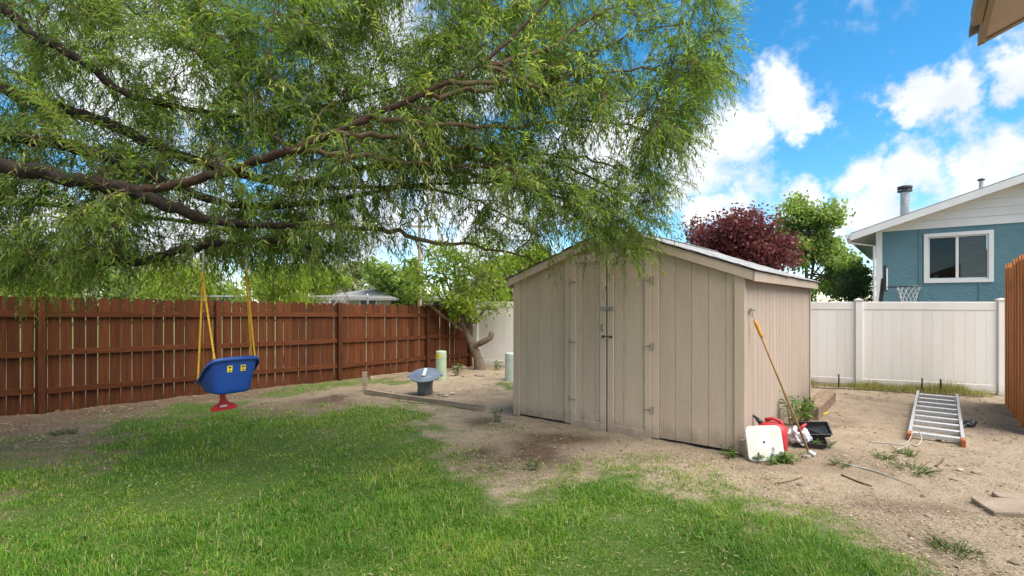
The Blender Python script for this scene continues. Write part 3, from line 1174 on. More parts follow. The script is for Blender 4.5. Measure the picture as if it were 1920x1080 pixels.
    wn.box(wx0, wx1, -.038, -.001, wz0 - f, wz0)
    wo = wn.build('window', M['house_white'], root)
    mid = (wx0 + wx1) / 2 - .01
    sash = MB()
    for a, b in ((wx0 + .001, mid), (mid + .001, wx1 - .001)):
        sash.box(a, a + .03, .02, .05, wz0 + .001, wz1 - .001)
        sash.box(b - .03, b, .02, .05, wz0 + .001, wz1 - .001)
        sash.box(a + .03, b - .03, .021, .049, wz0 + .001, wz0 + .035)
        sash.box(a + .03, b - .03, .021, .049, wz1 - .035, wz1 - .001)
        MB().box(a + .028, b - .028, .033, .037, wz0 + .03, wz1 - .03).build('pane', M['glass'], wo)
    sash.build('sash', M['house_white'], wo)
    MB().box(wx0 + .01, wx1 - .01, .60, .62, wz0 - .1, wz1 + .1).build('room_back', M['room'], wo)
    sm = MB().box(mid + .05, wx1 - .04, -.020, .020, -.0008, .0008).mesh('blind_slat', M['blind'])
    z = wz1 - .06
    while z > wz0 + .03:
        o = link('blind_slat', sm, wo, (0, .07, z))
        o.rotation_euler = (R(58), 0, 0)
        z -= .035


blue_house()


# ------------------------------------------------------------------ our own house: the roof corner overhead at the right
def own_house():
    A = Vector((2.2, 2.42, 0))
    e = 2.90
    pitch = 0.42
    root = empty('tan_house', A, RZ, 'tan house eave corner jutting in at the upper right of the picture', 'house')
    # local x runs up the roof slope (away from the yard), local y along the eave towards the back fence; the corner is the origin
    LEN, UP = 2.4, 1.5  # unseen roof and walls kept short so little of their shadow reaches the lawn

    def z(u):
        return e + u * pitch
    so = MB().prism([(.025, z(.025) + .012), (UP, z(UP) + .012), (UP, z(UP) + .026), (.025, z(.025) + .026)], -LEN, -.045)
    so.build('soffit', M['soffit'], root)
    MB().prism([(-.03, z(-.03) + .075), (UP, z(UP) + .075), (UP, z(UP) + .11), (-.03, z(-.03) + .11)], -LEN, .015).build('roof', M['roof_grey'], root)
    MB().box(-.001, .022, -LEN, -.041, e - .004, e + .066).build('fascia', M['brown_paint'], root, bevel=.002)
    MB().prism([(.0, z(0) + .004), (UP, z(UP) + .004), (UP, z(UP) + .066), (.0, z(0) + .066)], -.040, -.004).build('rake_board', M['brown_paint'], root)
    # gutter that stops short of the corner
    MB().prism([(-.004, e + .06), (-.040, e + .06), (-.040, e + .02), (-.034, e - .0), (-.004, e - .0)], -LEN, -.27).build('gutter', M['brown_paint'], root)
    MB().box(.60, .72, -LEN, -1.3, -.02, z(.60) + .008).build('wall', M['beige'], root)
    MB().prism([(.721, -.02), (UP, -.02), (UP, z(UP) + .008), (.721, z(.721) + .008)], -1.42, -1.3).build('wall', M['beige'], root)
    blk = MB().prism([(.10, z(.10) - .06), (.60, z(.60) - .06), (.60, z(.60) + .04), (.10, z(.10) + .008)], -.62, -.56)
    blk.build('lookout_beam', M['brown_paint'], root)


own_house()


# ------------------------------------------------------------------ trees
def smooth_path(pts, rad, n=5):
    """Catmull-Rom through points"""
    P = [Vector(p) for p in pts]
    out, ro = [], []
    for i in range(len(P) - 1):
        p0, p1, p2, p3 = P[max(i - 1, 0)], P[i], P[i + 1], P[min(i + 2, len(P) - 1)]
        for k in range(n):
            t = k / n
            out.append(0.5 * ((2 * p1) + (p2 - p0) * t + (2 * p0 - 5 * p1 + 4 * p2 - p3) * t * t + (3 * p1 - p0 - 3 * p2 + p3) * t ** 3))
            ro.append(rad[i] * (1 - t) + rad[i + 1] * t)
    out.append(P[-1])
    ro.append(rad[-1])
    return out, ro


def willow():
    base = Vector((-5.75, 4.5, 0))
    root = empty('willow_tree', base, 0, 'big spreading willow with dark limbs reaching over the lawn from the left', 'tree')
    rng = random.Random(21)
    fork = Vector((-5.7, 4.5, 1.45))
    nodes, nrad = [], []

    def limb(pts, rad, m, name='limb', wob=0.017, n=6):
        path, rr = smooth_path(pts, rad, n)
        path = [p + Vector((rng.gauss(0, wob), rng.gauss(0, wob), rng.gauss(0, wob))) * min(1, r * 9) for p, r in zip(path, rr)]
        # knobbly girth
        r2 = [r * .75 * rng.uniform(.91, 1.09) for r in rr]
        MB().tube([p - base for p in path], r2, 9).build(name, m, root, smooth=True)
        for p, r in zip(path, rr):
            nodes.append(p)
            nrad.append(r)
        return path
    BK, BR = M['bark'], M['bark_red']
    limb([base + Vector((0, 0, -.1)), base + Vector((.02, 0, .5)), base + Vector((.03, 0, 1.0)), fork, fork + Vector((0, .05, .5)), fork + Vector((-.2, .1, 1.4)), fork + Vector((-.1, .2, 2.6)), fork + Vector((.3, .3, 4.0))],
         [.36, .29, .27, .27, .22, .17, .12, .05], BK, 'trunk', .02)
    P = pix
    limb([fork, P(-160, 320, 4.3), P(0, 312, 4.1), P(130, 333, 4.1), P(240, 358, 4.1), P(330, 392, 4.15), P(430, 418, 4.3), P(560, 425, 4.5), P(720, 430, 4.7)], [.15, .10, .086, .082, .078, .062, .05, .036, .026], BK)
    limb([P(235, 358, 4.1), P(300, 352, 4.12), P(390, 330, 4.1), P(480, 304, 4.05), P(600, 262, 4.0), P(700, 215, 4.0), P(780, 182, 4.05), P(900, 120, 4.2), P(1000, 30, 4.4), P(1080, -60, 4.6)], [.05, .048, .047, .045, .042, .036, .03, .022, .016, .01], BR)
    limb([fork + Vector((0, 0, .6)), P(-100, 150, 5.0), P(0, 165, 4.9), P(90, 195, 4.9), P(200, 232, 4.9), P(330, 290, 4.9), P(470, 332, 4.9), P(560, 346, 4.95), P(690, 312, 5.0), P(850, 302, 5.1)], [.12, .085, .075, .07, .066, .06, .05, .042, .03, .018], BK)
    limb([fork + Vector((0, 0, .3)), P(-120, 235, 4.7), P(0, 252, 4.6), P(110, 270, 4.6), P(220, 298, 4.6), P(330, 350, 4.6), P(450, 385, 4.7), P(600, 380, 4.9), P(760, 350, 5.2), P(960, 340, 5.4)], [.12, .09, .08, .075, .066, .056, .046, .034, .024, .012], BK)
    limb([fork, P(-130, 470, 5.3), P(0, 500, 5.0), P(90, 491, 4.9), P(200, 490, 4.75), P(280, 487, 4.7), P(340, 468, 4.65), P(420, 456, 4.62), P(490, 450, 4.6), P(600, 470, 4.7)], [.13, .085, .072, .066, .058, .055, .047, .04, .030, .012], BK)
    limb([fork + Vector((0, .05, 1.1)), P(-60, 20, 4.6), P(60, 62, 4.5), P(150, 112, 4.5), P(230, 172, 4.6), P(330, 200, 4.8), P(480, 220, 5.0), P(640, 190, 5.2), P(800, 150, 5.4)], [.10, .06, .05, .045, .038, .032, .026, .02, .01], BK)
    limb([fork + Vector((0, .1, 1.8)), P(0, -120, 4.8), P(200, -100, 4.7), P(450, -60, 4.6), P(700, -60, 4.7), P(900, -140, 4.9)], [.10, .06, .05, .04, .03, .012], BK)
    limb([fork + Vector((0, 0, .1)), P(-80, 400, 6.0), P(60, 380, 6.2), P(200, 400, 6.4), P(380, 420, 6.7), P(520, 470, 6.9)], [.10, .06, .05, .042, .03, .015], BK)
    # long thin shoots to the right
    for pts in ([(560, 282, 4.1), (640, 290, 4.2), (760, 303, 4.4), (900, 312, 4.7), (1020, 330, 5.0), (1120, 372, 5.3), (1190, 430, 5.5)],
                [(690, 312, 5.0), (800, 318, 5.1), (940, 338, 5.3), (1060, 380, 5.6), (1130, 440, 5.7)],
                [(560, 346, 4.95), (680, 352, 5.0), (800, 352, 5.2), (900, 380, 5.4), (990, 430, 5.6)],
                [(720, 430, 4.7), (820, 455, 4.8), (920, 465, 5.0), (1010, 492, 5.3)],
                [(760, 190, 4.05), (860, 172, 4.3), (960, 164, 4.6), (1080, 140, 4.9), (1200, 130, 5.2), (1300, 140, 5.4)],
                [(840, 155, 4.1), (940, 150, 4.4), (1050, 120, 4.8), (1170, 70, 5.1), (1290, 40, 5.3)],
                [(700, 218, 4.0), (820, 232, 4.3), (960, 238, 4.7), (1080, 225, 5.0), (1200, 240, 5.3), (1280, 270, 5.5)],
                [(640, 250, 4.0), (760, 262, 4.3), (900, 282, 4.8), (1030, 290, 5.1), (1150, 310, 5.4), (1240, 340, 5.6)],
                [(900, 120, 4.2), (1020, 90, 4.6), (1130, 20, 5.0), (1230, -40, 5.2)],
                [(850, 302, 5.1), (960, 300, 5.2), (1080, 318, 5.4), (1170, 370, 5.6), (1220, 430, 5.65)],
                [(960, 340, 5.4), (1060, 352, 5.5), (1150, 400, 5.7), (1200, 450, 5.75)],
                [(900, 120, 4.2), (980, 150, 4.5), (1090, 190, 4.9), (1180, 190, 5.2)]):
        path, rr = smooth_path([P(*p) for p in pts], list(np.linspace(.024, .006, len(pts))), 6)
        path = [p + Vector((rng.gauss(0, .012), rng.gauss(0, .02), rng.gauss(0, .012))) for p in path]
        MB().tube([p - base for p in path], rr, 6).build('branch', M['twig'], root, smooth=True)
        nodes.extend(path)
        nrad.extend(rr)

    # ---- crown volume
    outline = [(-420, -560), (1300, -560), (1378, 0), (1376, 110), (1350, 170), (1322, 215), (1268, 275), (1262, 330), (1240, 400), (1252, 470), (1195, 476), (1140, 462),
               (1090, 440), (1000, 455), (900, 455), (800, 455), (720, 470), (640, 488), (540, 508), (440, 500), (380, 490), (300, 512), (200, 500), (110, 540), (0, 530), (-420, 560)]
    thin = [(570, 290), (760, 300), (900, 330), (1040, 390), (1070, 440), (1010, 475), (840, 485), (700, 470), (600, 440)]
    gap = [(60, 60), (300, 110), (270, 260), (90, 220)]

    def sample(n):
        out = []
        ol = [(a, b) for a, b in outline]
        while len(out) < n:
            k = 4000
            x = RNG.uniform(-420, 1400, k)
            y = RNG.uniform(-560, 570, k)
            s = poly_sdf(x, y, ol)
            ok = s > 0
            pr = np.where(y < -40, 0.11, 1.0) * np.where(x < -30, 0.25, 1.0)  # crown out of view thinned to let more light down to the yard
            pr = pr * np.where(poly_sdf(x, y, thin) > 0, 0.33, 1.0) * np.where(poly_sdf(x, y, gap) > 0, 0.5, 1.0)
            pr = pr * (0.34 + 1.05 * sstep(0.36, 0.6, fbm(x / 85 + 7, y / 85 + 31, 3)))
            ok &= RNG.random(k) < pr
            lo = np.interp(x, [-400, 200, 700, 1000, 1400], [4.4, 4.45, 4.4, 4.5, 4.8])
            lo = np.where(RNG.random(k) < .13, lo - 1.1, lo)
            hi = np.interp(x, [-400, 300, 800, 1000, 1400], [6.2, 6.5, 6.1, 6.1, 6.1])
            hi = np.where((y > 420) & (x > 930), 5.7, hi)
            z = RNG.uniform(lo, hi)
            X = (x - 960) / 960 * z
            Z = CAMH - (y - 566) / 960 * z
            # dome of the crown
            q = ((X + 3.6) / 7.0) ** 2 + ((z - 4.9) / 3.6) ** 2 + ((Z - 2.5) / 5.2) ** 2
            ok &= (q < 1) & (Z > 1.75)
            for i in np.nonzero(ok)[0]:
                out.append((X[i], z[i], Z[i]))
        return np.array(out[:n])
    # secondary branches towards points of the crown
    tg = sample(430)
    b2 = np.array(base)
    tg = tg[np.argsort(np.hypot(tg[:, 0] - b2[0], tg[:, 1] - b2[1]))]
    NA = np.array(nodes)
    NR = np.array(nrad)
    sec = MB()
    for t in tg:
        dt = np.hypot(t[0] - b2[0], t[1] - b2[1])
        dn = np.hypot(NA[:, 0] - b2[0], NA[:, 1] - b2[1])
        dist = np.linalg.norm(NA - t, axis=1) + np.where(dn > dt - .15, 3.0, 0) + np.where(NR < .006, .5, 0)
        k = int(np.argmin(dist))
        a = Vector(NA[k])
        tt = Vector(t)
        Lg = (tt - a).length
        if Lg < .15 or Lg > 3.2:
            continue
        r0 = min(.5 * NR[k], .006 + .006 * Lg)
        mid = (a + tt) / 2 + Vector((rng.uniform(-.1, .1), rng.uniform(-.1, .1), .14 * Lg)) 
        npt = 7
        path = []
        for i in range(npt):
            s = i / (npt - 1)
            p = a * (1 - s) ** 2 + mid * 2 * s * (1 - s) + tt * s * s
            if 0 < i < npt - 1:
                p += Vector((rng.gauss(0, .02), rng.gauss(0, .02), rng.gauss(0, .02)))
            path.append(p)
        rr = [max(r0 * (1 - .75 * i / (npt - 1)), .0025) for i in range(npt)]
        sec.tube([p - base for p in path], rr, 5, cap=False)
        NA = np.vstack([NA, np.array([list(p) for p in path[1:]])])
        NR = np.append(NR, rr[1:])
    sec.build('branches', M['twig'], root, smooth=True)['kind'] = 'stuff'
    # twigs with leaves
    tw = sample(13800)
    keep = NR < .05
    NK = NA[keep]
    C, D, NN, LN, WD, VA = [], [], [], [], [], []
    tm = MB()
    tV, tT = [], []
    nv = 0
    for t in tw:
        dd = np.linalg.norm(NK - t, axis=1)
        k = int(np.argmin(dd))
        a = NK[k]
        Lg = dd[k]
        if Lg > 1.0:
            continue
        if Lg < .3:
            # lengthen short twigs outwards and down
            o = t - a + np.array([RNG.normal(0, .12) + .06, RNG.normal(0, .12), RNG.normal(-.05, .1)])
            t = a + o / (np.linalg.norm(o) + 1e-6) * RNG.uniform(.28, .5)
            Lg = np.linalg.norm(t - a)
        drop = np.array([0, 0, -RNG.uniform(.0, .17)])
        n = 6
        ss = np.linspace(0, 1, n)[:, None]
        m_ = (a + t) / 2 + np.array([0, 0, .10 * Lg + .04]) + RNG.normal(0, .03, 3)
        e_ = t + drop
        pth = a * (1 - ss) ** 2 + m_ * 2 * ss * (1 - ss) + e_ * ss ** 2
        # triangular twig
        dvec = e_ - a
        dvec = dvec / (np.linalg.norm(dvec) + 1e-6)
        u = np.cross(dvec, [0.3, 0.8, 0.5])
        u /= np.linalg.norm(u) + 1e-6
        w = np.cross(dvec, u)
        for i in range(n):
            rad = .0032 * (1 - .7 * i / (n - 1))
            for q in range(3):
                an = 2.094 * q
                tV.append(pth[i] + (u * math.cos(an) + w * math.sin(an)) * rad)
        for i in range(n - 1):
            for q in range(3):
                q2 = (q + 1) % 3
                A0, B0, C0, D0 = nv + i * 3 + q, nv + i * 3 + q2, nv + (i + 1) * 3 + q2, nv + (i + 1) * 3 + q
                tT.append((A0, B0, C0))
                tT.append((A0, C0, D0))
        nv += n * 3
        tot = float(np.linalg.norm(np.diff(pth, axis=0), axis=1).sum())
        nl = int(tot * .85 / .0172)
        if nl < 4:
            continue
        s = np.linspace(.12, 1, nl)
        f = s * (n - 1)
        i0 = np.minimum(f.astype(int), n - 2)
        fr = (f - i0)[:, None]
        c = pth[i0] * (1 - fr) + pth[i0 + 1] * fr
        td = pth[i0 + 1] - pth[i0]
        td /= np.linalg.norm(td, axis=1, keepdims=True) + 1e-6
        ang = np.arange(nl) * 2.4 + RNG.uniform(0, 6)
        sd = np.cos(ang)[:, None] * u + np.sin(ang)[:, None] * w
        dl = td * .75 + sd * RNG.uniform(.4, .95, (nl, 1)) + np.array([0, 0, -.26]) + RNG.normal(0, .14, (nl, 3))
        C.append(c)
        D.append(dl)
        NN.append(RNG.normal(0, .5, (nl, 3)) + np.array([0, 0, 1.0]))
        ln = RNG.uniform(.05, .098, nl) * (1 - .35 * s ** 3)
        LN.append(ln)
        WD.append(ln * RNG.uniform(.13, .18, nl))
        VA.append(np.clip(RNG.normal(.40, .22) + RNG.normal(0, .14, nl), 0, 1))
    C, D, NN = np.concatenate(C), np.concatenate(D), np.concatenate(NN)
    LN, WD, VA = np.concatenate(LN), np.concatenate(WD), np.concatenate(VA)
    bb = np.array(base)
    print('willow leaves', len(C), 'twig tris', len(tT))
    link('crown', leaves_mesh('crown', C - bb, D, NN, LN, WD, VA, M['willow_leaf'], .16, True), root)['kind'] = 'stuff'
    link('twigs', fast_mesh('twigs', np.array(tV) - bb, tT, M['twig']), root)['kind'] = 'stuff'


willow()


def tree(name, label, base, height, lobes, m, nleaf, leaf, trunk_r=.12, bark='bark_grey', cat='tree', group=None, trunk=None, aspect=.5, gaps=.5, seed=1, limbs=None, droop=0.0):
    """broadleaf tree: lobes are (x, y, z, rx, ry, rz) about the base"""
    rng = random.Random(seed)
    root = empty(name, base, 0, label, cat, group)
    top = max(l[2] for l in lobes)
    tp = trunk or [((0, 0, -.1), trunk_r), ((.05, 0, height * .25), trunk_r * .8), ((-.05, .05, height * .55), trunk_r * .5), ((0, 0, top), trunk_r * .15)]
    pth, rr = smooth_path([p for p, r in tp], [r for p, r in tp], 5)
    MB().tube(pth, [r * rng.uniform(.9, 1.1) for r in rr], 8).build('trunk', M[bark], root, smooth=True)
    for li in (limbs or []):
        p, r = smooth_path([q[0] for q in li], [q[1] for q in li], 5)
        MB().tube(p, [a * rng.uniform(.9, 1.1) for a in r], 7).build('limb', M[bark], root, smooth=True)
    bm_ = MB()
    for l in lobes:
        # a limb into each lobe
        k = rng.randint(len(pth) // 3, len(pth) - 2)
        s = pth[k]
        e = Vector(l[:3])
        bm_.tube([s, (s + e) / 2 + Vector((0, 0, -.05)), e], [rr[k] * .6, rr[k] * .4, .01], 5)
        for j in range(7):
            a = Vector((rng.gauss(0, .5) * l[3], rng.gauss(0, .5) * l[4], rng.gauss(0.1, .5) * l[5]))
            bm_.tube([e, e + a * .5 + Vector((0, 0, .05)), e + a], [.012, .008, .004], 4, cap=False)
    bm_.build('branches', M[bark], root)['kind'] = 'stuff'
    vol = np.array([l[3] * l[4] + l[4] * l[5] + l[3] * l[5] for l in lobes])
    vol = vol / vol.sum()
    C, VA = [], []
    for l, w in zip(lobes, vol):
        # clumps on and inside each lobe
        nc = max(6, int(nleaf * w / 55))
        d = unit(nc) * (RNG.uniform(.45, 1.0, (nc, 1)) ** .6)
        cc = np.array(l[:3]) + d * np.array(l[3:6])
        per = int(nleaf * w / nc)
        cv = RNG.normal(.45, .2, nc)
        sp = np.array([l[3], l[4], l[5]]).mean() * .36
        for c, v in zip(cc, cv):
            k = max(3, int(per * RNG.uniform(.4, 1.6)))
            pts = c + RNG.normal(0, 1, (k, 3)) * sp * np.array([.8, .8, .6])
            C.append(pts)
            VA.append(np.clip(v + RNG.normal(0, .15, k), 0, 1))
    C = np.concatenate(C)
    VA = np.concatenate(VA)
    n = len(C)
    D = unit(n) + np.array([0, 0, -.25 - droop])
    NN = unit(n) + np.array([0, 0, .9])
    LN = RNG.uniform(.7, 1.3, n) * leaf
    link('crown', leaves_mesh('crown', C, D, NN, LN, LN * aspect, VA, m, .12), root)['kind'] = 'stuff'
    return root


def lobes_in(x, y, z, rx, ry, rz, n, s, seed):
    rg = np.random.default_rng(seed)
    out = []
    for i in range(n):
        v = rg.normal(size=3)
        v = v / np.linalg.norm(v) * rg.uniform(.35, .85)
        k = rg.uniform(.75, 1.25) * s
        out.append((x + v[0] * rx, y + v[1] * ry, z + v[2] * rz, rx * k, ry * k, rz * k))
    return out


# small leaning tree in the far corner
SB = Vector((-0.80, 13.0, 0))


def rel(x, y, z, b=SB):
    return pix(x, y, z) - b


tree('leaning_tree', 'small leaning tree with a sawn-off side limb in the corner of the fences', SB, 3.4,
     [tuple(rel(*p[:3])) + p[3:] for p in ((880, 560, 12.9, .55, .5, .5), (845, 545, 12.7, .5, .5, .45), (905, 520, 12.9, .6, .5, .5), (850, 500, 12.9, .6, .5, .45), (800, 520, 12.6, .5, .4, .35),
                                           (780, 550, 12.5, .35, .35, .2), (925, 560, 12.9, .4, .4, .4), (900, 480, 13.0, .7, .5, .4), (820, 480, 12.8, .5, .4, .35), (870, 595, 12.8, .35, .3, .25))],
     M['leaf_bright'], 5200, .10, cat='tree', aspect=.42, seed=5,
     trunk=[((0, 0, -.1), .15), (rel(897, 675, 13), .12), (rel(886, 648, 13), .10), (rel(872, 618, 13), .085), (rel(855, 592, 12.95), .065), (rel(838, 560, 12.9), .04), (rel(825, 520, 12.8), .02)],
     limbs=[[(rel(886, 650, 13), .075), (rel(898, 645, 12.9), .075), (rel(912, 638, 12.8), .07), (rel(920, 632, 12.8), .075), (rel(922, 622, 12.8), .06)],
            [(rel(886, 640, 13), .05), (rel(884, 610, 13), .045), (rel(880, 580, 13), .035), (rel(882, 545, 13), .02)]])

# trees beyond the fences
PB = Vector((7.25, 16.5, 0))
tree('plum_tree', 'dark red leaved plum tree behind the shed roof', PB, 4.4, lobes_in(0.05, 0, 3.35, 2.0, 1.6, 1.15, 18, .42, 3), M['leaf_red'], 19000, .115, .14, cat='tree', seed=8, aspect=.55)
GB = Vector((13.0, 22.5, 0))
tree('green_tree', 'tall loose green tree between the red tree and the blue house', GB, 6.0,
     lobes_in(0.0, 0, 4.6, 1.35, 1.2, 1.35, 14, .45, 12) + lobes_in(-1.3, .3, 4.2, 1.0, .9, .9, 5, .42, 13) + lobes_in(.6, -.4, 2.9, 1.3, 1.1, .9, 8, .45, 14) + lobes_in(1.5, 1, 3.9, .5, .5, .9, 3, .5, 15) + lobes_in(1.6, -.2, 2.6, 1.0, .9, 1.0, 6, .45, 16),
     M['leaf_mid'], 21000, .15, .13, cat='tree', seed=9, aspect=.62)
tree('juniper', 'dark green juniper beside the corner of the blue house', Vector((11.2, 16.9, 0)), 3.0,
     [(0, 0, .8, .8, .7, .9), (.1, 0, 1.6, .65, .6, .8), (-.2, 0, 2.2, .45, .45, .6), (.35, 0, 2.3, .4, .4, .6)], M['leaf_dark'], 6000, .12, .08, cat='tree', seed=10, aspect=.2, droop=-1.2)
tree('light_green_bush', 'pale green bush behind the vinyl fence next to the juniper', Vector((10.0, 18.0, 0)), 2.4,
     lobes_in(0, 0, 1.6, 1.0, .8, .8, 7, .5, 17), M['leaf_mid'], 4200, .13, .07, cat='bush', seed=11)
tree('yellow_green_tree', 'yellow green tree showing above the left slope of the shed roof', Vector((0.85, 19.5, 0)), 4.0,
     lobes_in(0, 0, 2.7, 1.5, 1.2, 1.1, 9, .42, 18), M['leaf_bright'], 6500, .14, .1, cat='tree', seed=12)
tree('bright_green_tree', 'bright yellow green tree just beyond the stained fence behind the swing', Vector((-6.2, 14.0, 0)), 3.2,
     lobes_in(0, 0, 2.3, 1.3, .9, .85, 9, .42, 19), M['leaf_bright'], 6500, .12, .08, cat='tree', seed=13, aspect=.25, droop=.8)
tree('bright_green_tree', 'bright green tree beyond the left end of the stained fence', Vector((-12.6, 14.0, 0)), 3.4,
     lobes_in(0, 0, 2.5, 1.7, 1.0, .9, 9, .42, 29), M['leaf_bright'], 6000, .13, .08, cat='tree', seed=23, aspect=.3, droop=.8)
tree('bright_green_tree', 'bright green leafy tree rising over the stained fence left of the swing', Vector((-9.9, 15.2, 0)), 3.2,
     lobes_in(0, 0, 2.25, 1.4, .9, .8, 9, .42, 59), M['leaf_bright'], 5200, .12, .08, cat='tree', seed=33, aspect=.3, droop=.8)
tree('bright_green_tree', 'pale yellow green tree over the stained fence between swing and low grey roof', Vector((-7.4, 18.5, 0)), 3.2,
     lobes_in(0, 0, 2.3, 1.3, .9, .8, 9, .42, 69), M['leaf_bright'], 5200, .13, .08, cat='tree', seed=43, aspect=.3, droop=.8)
far = [(300, 512, 44, 5.0, 2.9, 'leaf_grey', 'wide grey green tree far behind the stained fence, left of the swing'),
       (395, 530, 50, 3.0, 2.4, 'leaf_mid', 'round green tree far off, seen between the swing ropes'),
       (205, 528, 40, 4.0, 2.4, 'leaf_mid', 'mid green tree far off behind the left part of the stained fence'),
       (530, 528, 46, 3.5, 2.2, 'leaf_grey', 'grey green tree far off, right of the swing'),
       (735, 512, 34, 2.2, 2.0, 'leaf_mid', 'dark green tree beside the low grey roof beyond the fence'),
       (80, 520, 36, 4.5, 2.6, 'leaf_grey', 'grey green tree far off at the left edge of the picture'),
       (930, 520, 30, 2.2, 1.8, 'leaf_grey', 'pale tree behind the white fence, left of the shed'),
       (665, 520, 60, 4.0, 2.6, 'leaf_grey', 'far grey green tree behind the low grey roof')]
for i, (x, y, z, rx, rz, m, lab) in enumerate(far):
    c = pix(x, y, z)
    tree('far_tree', lab, Vector((c.x, c.y, 0)), c.z + rz, lobes_in(0, 0, c.z - .6, rx, rx * .8, rz, 12, .42, 40 + i), M[m], 5200, .10 + z * .006, .2, cat='tree', group='trees far behind the stained fence', seed=50 + i)


def bare_tree():
    b = Vector(((618 - 960) / 960 * 24, 24, 0))
    root = empty('bare_tree', b, 0, 'pale bare branched tree beyond the stained fence', 'tree')
    mb = MB()
    rng = random.Random(2)
    M['pale_bark'] = mat('pale_bark', (0.42, 0.37, 0.33), (0.3, 0.26, 0.23), 10, rough=.9)
    MB().tube([(0, 0, -.1), (.03, 0, 1.0), (0, 0, 1.9)], [.09, .07, .05], 7).build('trunk', M['pale_bark'], root)

    def grow(p, d, L, r, k):
        e = p + d * L
        mb.tube([p, (p + e) / 2 + Vector((rng.gauss(0, .03), rng.gauss(0, .03), 0)), e], [r, r * .8, r * .6], 4, cap=False)
        if k == 0:
            return
        for i in range(3):
            nd = (d + Vector((rng.gauss(0, .45), rng.gauss(0, .45), rng.gauss(.1, .25)))).normalized()
            grow(e if i else p + d * L * .6, nd, L * .72, r * .6, k - 1)
    for i in range(8):
        a = i * 2.4
        grow(Vector((0, 0, 1.0 + .1 * i)), Vector((math.cos(a), math.sin(a), 1.0)).normalized(), .45, .022, 4)
    mb.build('branches', M['pale_bark'], root)['kind'] = 'stuff'


bare_tree()


# ------------------------------------------------------------------ far buildings and pole
def far_house(name, label, c, w, d, h, rise, wallm, roofm, rz):
    root = empty(name, c, rz, label, 'house')
    MB().box(-w / 2, w / 2, -d / 2, d / 2, -.1, h).build('wall', wallm, root)
    o = .5
    hx, hy = w / 2 + o, d / 2 + o
    MB().add([(-hx, -hy, h), (hx, -hy, h), (hx, hy, h), (-hx, hy, h), (-hx + hy * .9, 0, h + rise), (hx - hy * .9, 0, h + rise),
              (-hx, -hy, h - .15), (hx, -hy, h - .15), (hx, hy, h - .15), (-hx, hy, h - .15)],
             [(0, 1, 5, 4), (1, 2, 5), (2, 3, 4, 5), (3, 0, 4), (9, 8, 7, 6), (0, 6, 7, 1), (1, 7, 8, 2), (2, 8, 9, 3), (3, 9, 6, 0)]).build('roof', roofm, root)
    for x in (-w * .25, w * .2):
        f = MB().box(x - .6, x + .6, -d / 2 - .04, -d / 2 - .002, 1.0, 2.0).build('window', M['house_white'], root)
        MB().box(x - .52, x + .52, -d / 2 - .05, -d / 2 - .041, 1.08, 1.92).build('pane', M['room'], f)


far_house('low_house', 'low house with a grey hip roof beyond the stained fence', Vector((-9.6, 36, 0)), 5.0, 6, 1.95, .75, M['beige'], M['roof_grey'], -.2)
far_house('low_house', 'pale low house partly hidden by the leaning tree', Vector((-3.9, 38, 0)), 5.0, 6, 1.9, .7, M['house_white'], M['roof_grey'], .1)
up = empty('utility_pole', Vector(((787 - 960) / 960 * 33, 33, 0)), 0, 'thin brown utility pole rising behind the stained fence', 'pole')
MB().tube([(0, 0, -.2), (0, 0, 7.2)], [.14, .10], 10).build('pole', M['old_wood'], up)
MB().box(-.8, .8, -.06, .06, 6.5, 6.62).build('crossarm', M['old_wood'], up)
cl = empty('chain_link_fence', Vector((-9.5, 15.0, 0)), .05, 'grey chain link fence rails just above the stained fence behind the swing', 'fence')
MB().tube([(0, 0, 1.86), (5.2, 0, 1.86)], .025, 8).build('top_rail', M['galv'], cl)
pm_ = MB().lathe([(.03, -.05), (.03, 1.9), (.015, 1.94)], 8).mesh('post', M['galv'])
for k in range(4):
    link('post', pm_, cl, (k * 1.73, .06, 0))
wm = MB()
for k in range(52):
    for s in (-1, 1):
        x = k * .10
        wm.tube([(x, 0, 1.2), (x + s * .6, 0, 1.84)], .002, 3, cap=False)
wm.build('wire_mesh', M['galv'], cl)


# ------------------------------------------------------------------ basketball hoop
def hoop():
    b = Vector((8.78, 12.02, 0))
    root = empty('basketball_hoop', b, RZ, 'basketball hoop with white net in front of the blue house', 'basketball hoop')
    MB().tube([(-.13, 0, 0), (-.10, 0, 1.7), (-.05, 0, 2.25)], .045, 10).build('pole', M['black'], root)
    bd = MB().box(-.02, .02, -.42, .42, 1.98, 2.50).build('backboard', M['bag'], root, bevel=.004)
    fr = MB()
    fr.box(-.03, .025, -.45, -.421, 1.95, 2.53)
    fr.box(-.03, .025, .421, .45, 1.95, 2.53)
    fr.box(-.03, .025, -.42, .42, 2.501, 2.53)
    fr.box(-.03, .025, -.42, .42, 1.95, 1.979)
    fr.build('board_frame', M['black'], bd)
    n = 20
    cx, r, z = .42, .225, 2.05
    MB().tube([(cx + r * math.cos(2 * math.pi * k / n), r * math.sin(2 * math.pi * k / n), z) for k in range(n + 1)], .011, 6).build('rim', M['black'], root)
    MB().box(.026, .20, -.05, .05, 2.03, 2.06).build('bracket', M['black'], root)
    net = MB()
    for k in range(12):
        for s in (1, -1):
            pts = []
            for i in range(7):
                t = i / 6
                rr = r * (1 - .48 * t ** .7)
                a = 2 * math.pi * (k + s * t * 2.2) / 12
                pts.append((cx + rr * math.cos(a), rr * math.sin(a), z - .01 - t * .42))
            net.tube(pts, .005, 4, cap=False)
    net.build('net', M['hoop_net'], root)


hoop()


